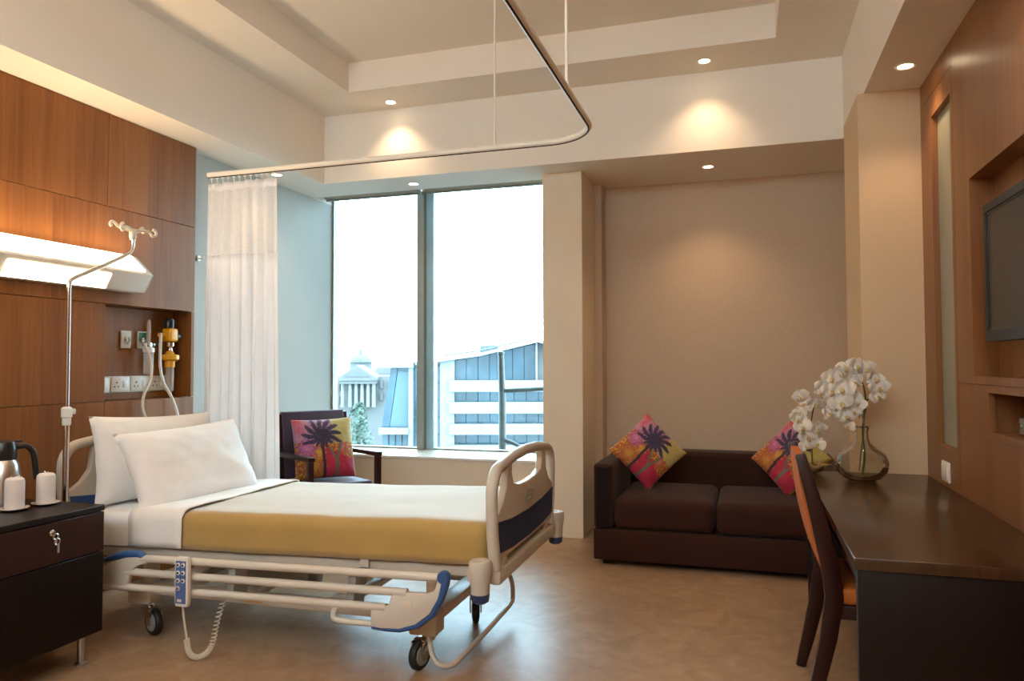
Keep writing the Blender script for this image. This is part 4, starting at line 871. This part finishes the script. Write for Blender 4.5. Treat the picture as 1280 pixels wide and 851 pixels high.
for (ya, yb) in ((475, 489), (502, 516), (529, 542), (555, 572)):
    obj('floor_band', B().prism([(562, ya), (704, ya), (704, yb), (562, yb)], -0.5, 1.6, fz), MT['white_ext'], b1_)
for k in range(7):       # large upper glazing
    xa, xb = 568+k*14.6, 568+(k+1)*14.6-0.7
    obj('pane', B().prism([(xa, 450.5-(xa-568)*0.205), (xb, 450.5-(xb-568)*0.205), (xb, 475), (xa, 475)], 0.7, 0.9, fz), MT['bluegl'], b1_)
for (ya, yb) in ((489, 502), (516, 529), (542, 555)):
    for k in range(9):
        xa, xb = 567+k*15.2, 567+(k+1)*15.2-0.7
        obj('pane', B().prism([(xa, ya), (xb, ya), (xb, yb), (xa, yb)], 0.5, 0.7, fz), MT['bluegl'], b1_)
obj('corner_fin', B().prism([(669.5, 426), (671.5, 426), (671.5, 475), (669.5, 475)], -0.2, 1.0, fz), MT['white_ext'], b1_)
# blue glass stair tower and slanted wing
for k in range(3):
    for j in range(5):
        xa, xb = 517+k*11, 517+(k+1)*11-0.6; ya, yb = 457+j*21.5, 457+(j+1)*21.5-0.8
        obj('pane', B().prism([(xa, ya), (xb, ya), (xb, yb), (xa, yb)], 0.3, 0.5, fz), MT['bluegl'], b1_)
obj('tower_wall', B().prism([(512, 453), (552, 450), (552, GP), (512, GP)], 0.6, 12, fz), MT['white_ext'], b1_)
obj('tower_fin', B().prism([(511.5, 455), (517, 455), (517, GP), (511.5, GP)], -0.4, 0.6, fz), MT['white_ext'], b1_)
obj('wing_roof', B().prism([(472, 454), (518, 451.5), (518, 459), (474, 459)], -0.8, 10, fz), MT['white_ext'], b1_)
obj('slanted_pane', B().prism([(489, 459.5), (497, 459.5), (487, 533), (477, 533)], 0.0, 0.3, fz), MT['bluegl'], b1_)
obj('slanted_pane', B().prism([(497.3, 464), (511, 464), (511, 533), (487.5, 533)], 0.0, 0.3, fz), MT['ltgl'], b1_)
obj('slanted_pane', B().prism([(497.3, 459.5), (511, 459.5), (511, 463.6), (497.3, 463.6)], 0.0, 0.3, fz), MT['bluegl'], b1_)
obj('wing_wall', B().prism([(488, 459), (512, 459), (512, GP), (477, GP), (477, 534)], 0.31, 10, fz), MT['stone_ext'], b1_)
obj('balcony_band', B().prism([(475.5, 533.5), (512, 533.5), (512, 541), (475.5, 541)], -0.8, 0.3, fz), MT['white_ext'], b1_)
for k in range(4):
    xa, xb = 478.5+k*8.3, 478.5+(k+1)*8.3-1.4
    obj('pane', B().prism([(xa, 541.3), (xb, 541.3), (xb, 562), (xa, 562)], 0.1, 0.3, fz), MT['bluegl'], b1_)
obj('rooftop_box', B().prism([(598, 431), (622, 429.5), (622, 440), (598, 442)], 3, 8, fz), MT['ltgl'], b1_)
D2 = 95.0
fz2 = lambda p, q, t: (A(p, D2), t, Zp(q, D2))
GP2 = 456.7 + (CAM_H-GZ)*FPX/D2
b2_ = bld('classical_building', 'pale old building with dome, pediment and columns in the haze', D2)
obj('main_wall', B().prism([(405, 470), (496, 470), (496, GP2), (405, GP2)], 1.5, 14, fz2), MT['stone_ext'], b2_)
obj('pediment', B().prism([(424, 471), (447, 455.5), (471, 471), (471, 475), (424, 475)], -0.6, 4, fz2), MT['stone_ext'], b2_)
obj('pediment_field', B().prism([(431, 470), (447, 459), (463.5, 470)], -0.7, -0.6, fz2), MT['stone_dark'], b2_)
obj('entablature', B().prism([(425, 475), (470, 475), (470, 479), (425, 479)], -0.4, 3, fz2), MT['stone_ext'], b2_)
for x_ in (428, 437.5, 445, 452.5, 460, 467):
    obj('column', B().lathe([(0.26, Zp(508, D2)), (0.24, Zp(492, D2)), (0.21, Zp(479, D2))], (A(x_, D2), 0.2, 0), 12), MT['white_ext'], b2_)
obj('porch_back', B().prism([(434, 479), (463, 479), (463, 508), (434, 508)], 0.9, 1.49, fz2), MT['stone_dark'], b2_)
for x_, y_ in ((420, 483), (420, 500), (475, 480), (475, 495), (485, 480), (485, 495)):
    obj('window', B().prism([(x_-2, y_-5), (x_+2, y_-5), (x_+2, y_+5), (x_-2, y_+5)], 1.2, 1.49, fz2), MT['stone_dark'], b2_)
obj('drum', B().lathe([(1.5, Zp(470, D2)), (1.5, Zp(453, D2)), (1.7, Zp(452.5, D2)), (1.7, Zp(451.5, D2))], (A(437, D2), 7, 0), 20), MT['stone_dark'], b2_)
obj('dome', B().lathe([(1.45*math.cos(a), Zp(451.5, D2)+1.0*math.sin(a)) for a in [0.5*PI*k/8 for k in range(8)]], (A(437, D2), 7, 0), 20), MT['stone_dark'], b2_)
obj('lantern', B().lathe([(0.28, Zp(444, D2)), (0.25, Zp(437, D2)), (0.02, Zp(433, D2))], (A(437, D2), 7, 0), 10), MT['stone_dark'], b2_)
D4 = 125.0
fz4 = lambda p, q, t: (A(p, D4), t, Zp(q, D4))
GP4 = 456.7 + (CAM_H-GZ)*FPX/D4
b4_ = bld('apartment_block', 'plain pale block in the haze between the old building and the offices', D4)
obj('main_wall', B().prism([(466, 462), (470, 462), (470, 459), (492, 459), (492, GP4), (466, GP4)], 0, 12, fz4), MT['stone_ext'], b4_)
for k in range(3):
    for j in range(4):
        obj('window', B().prism([(470+k*7, 466+j*10), (474+k*7, 466+j*10), (474+k*7, 472+j*10), (470+k*7, 472+j*10)], -0.15, -0.01, fz4), MT['stone_dark'], b4_)
D3 = 48.0
tr = thing('tree', 'hazy green tree below the window in front of the old building', 'tree', FR(D3) + Rh*A(449, D3) + Vector((0, 0, GZ)), YAW)
zt = Zp(503, D3)-GZ; zb = Zp(585, D3)-GZ
obj('trunk', B().tube([(0, 0, 0), (0.1, 0, zb*0.6), (0, 0, zt*0.92)], [0.35, 0.28, 0.06], 8), MT['stone_dark'], tr)
lv = B(); rnd = random.Random(5)
for i in range(900):
    h = rnd.random(); z = zb + (zt-zb)*h; R0 = 0.95*math.sin(PI*min(1, 0.12+0.86*h))**0.5*(1.08-0.25*h); a = rnd.uniform(0, 2*PI); r = R0*math.sqrt(rnd.random())*(0.85+0.3*math.sin(3*a+6*h))
    c = Vector((r*math.cos(a), r*math.sin(a), z)); q = Vector((rnd.uniform(-1, 1), rnd.uniform(-1, 1), rnd.uniform(-0.3, 1))).normalized(); x = q.orthogonal().normalized(); y = q.cross(x); s_ = rnd.uniform(0.09, 0.18)
    lv.bm.faces.new([lv.bm.verts.new(c+x*s_*ca+y*s_*sa*0.6) for ca, sa in ((1, 0), (0, 1), (-1, 0), (0, -1))])
cr_ = obj('crown', lv, MT['leaf_ext'], tr, 180)
# steel ledge outside and davit post standing on it
struct('ledge', B().box((-4.2, 5.75, 0.30), (0.6, 6.9, 0.42)), MT['white_ext'])
dv_ = thing('davit_post', 'grey steel post with side arms standing outside the window', 'post', (-2.105, 6.38, 0.42))
obj('post', B().tube([(0, 0, 0), (0, 0, 0.5), (-0.012, 0, 0.93)], [0.034, 0.033, 0.027], 14), MT['davit'], dv_)
obj('post_cap', B().lathe([(0.028, 0.93), (0.032, 0.935), (0.030, 0.955), (0.010, 0.962)], (-0.012, 0, 0), 14), MT['davit'], dv_)
obj('arm', B().tube([(0.0, 0, 0.60), (0.28, 0.02, 0.615), (0.55, 0.05, 0.63)], 0.020, 10), MT['davit'], dv_)
obj('brace', B().tube(smooth_path([(0.0, 0, 0.16), (0.10, 0, 0.13), (0.22, 0.0, 0.07), (0.36, 0.0, 0.012)], 5), 0.018, 10), MT['davit'], dv_)
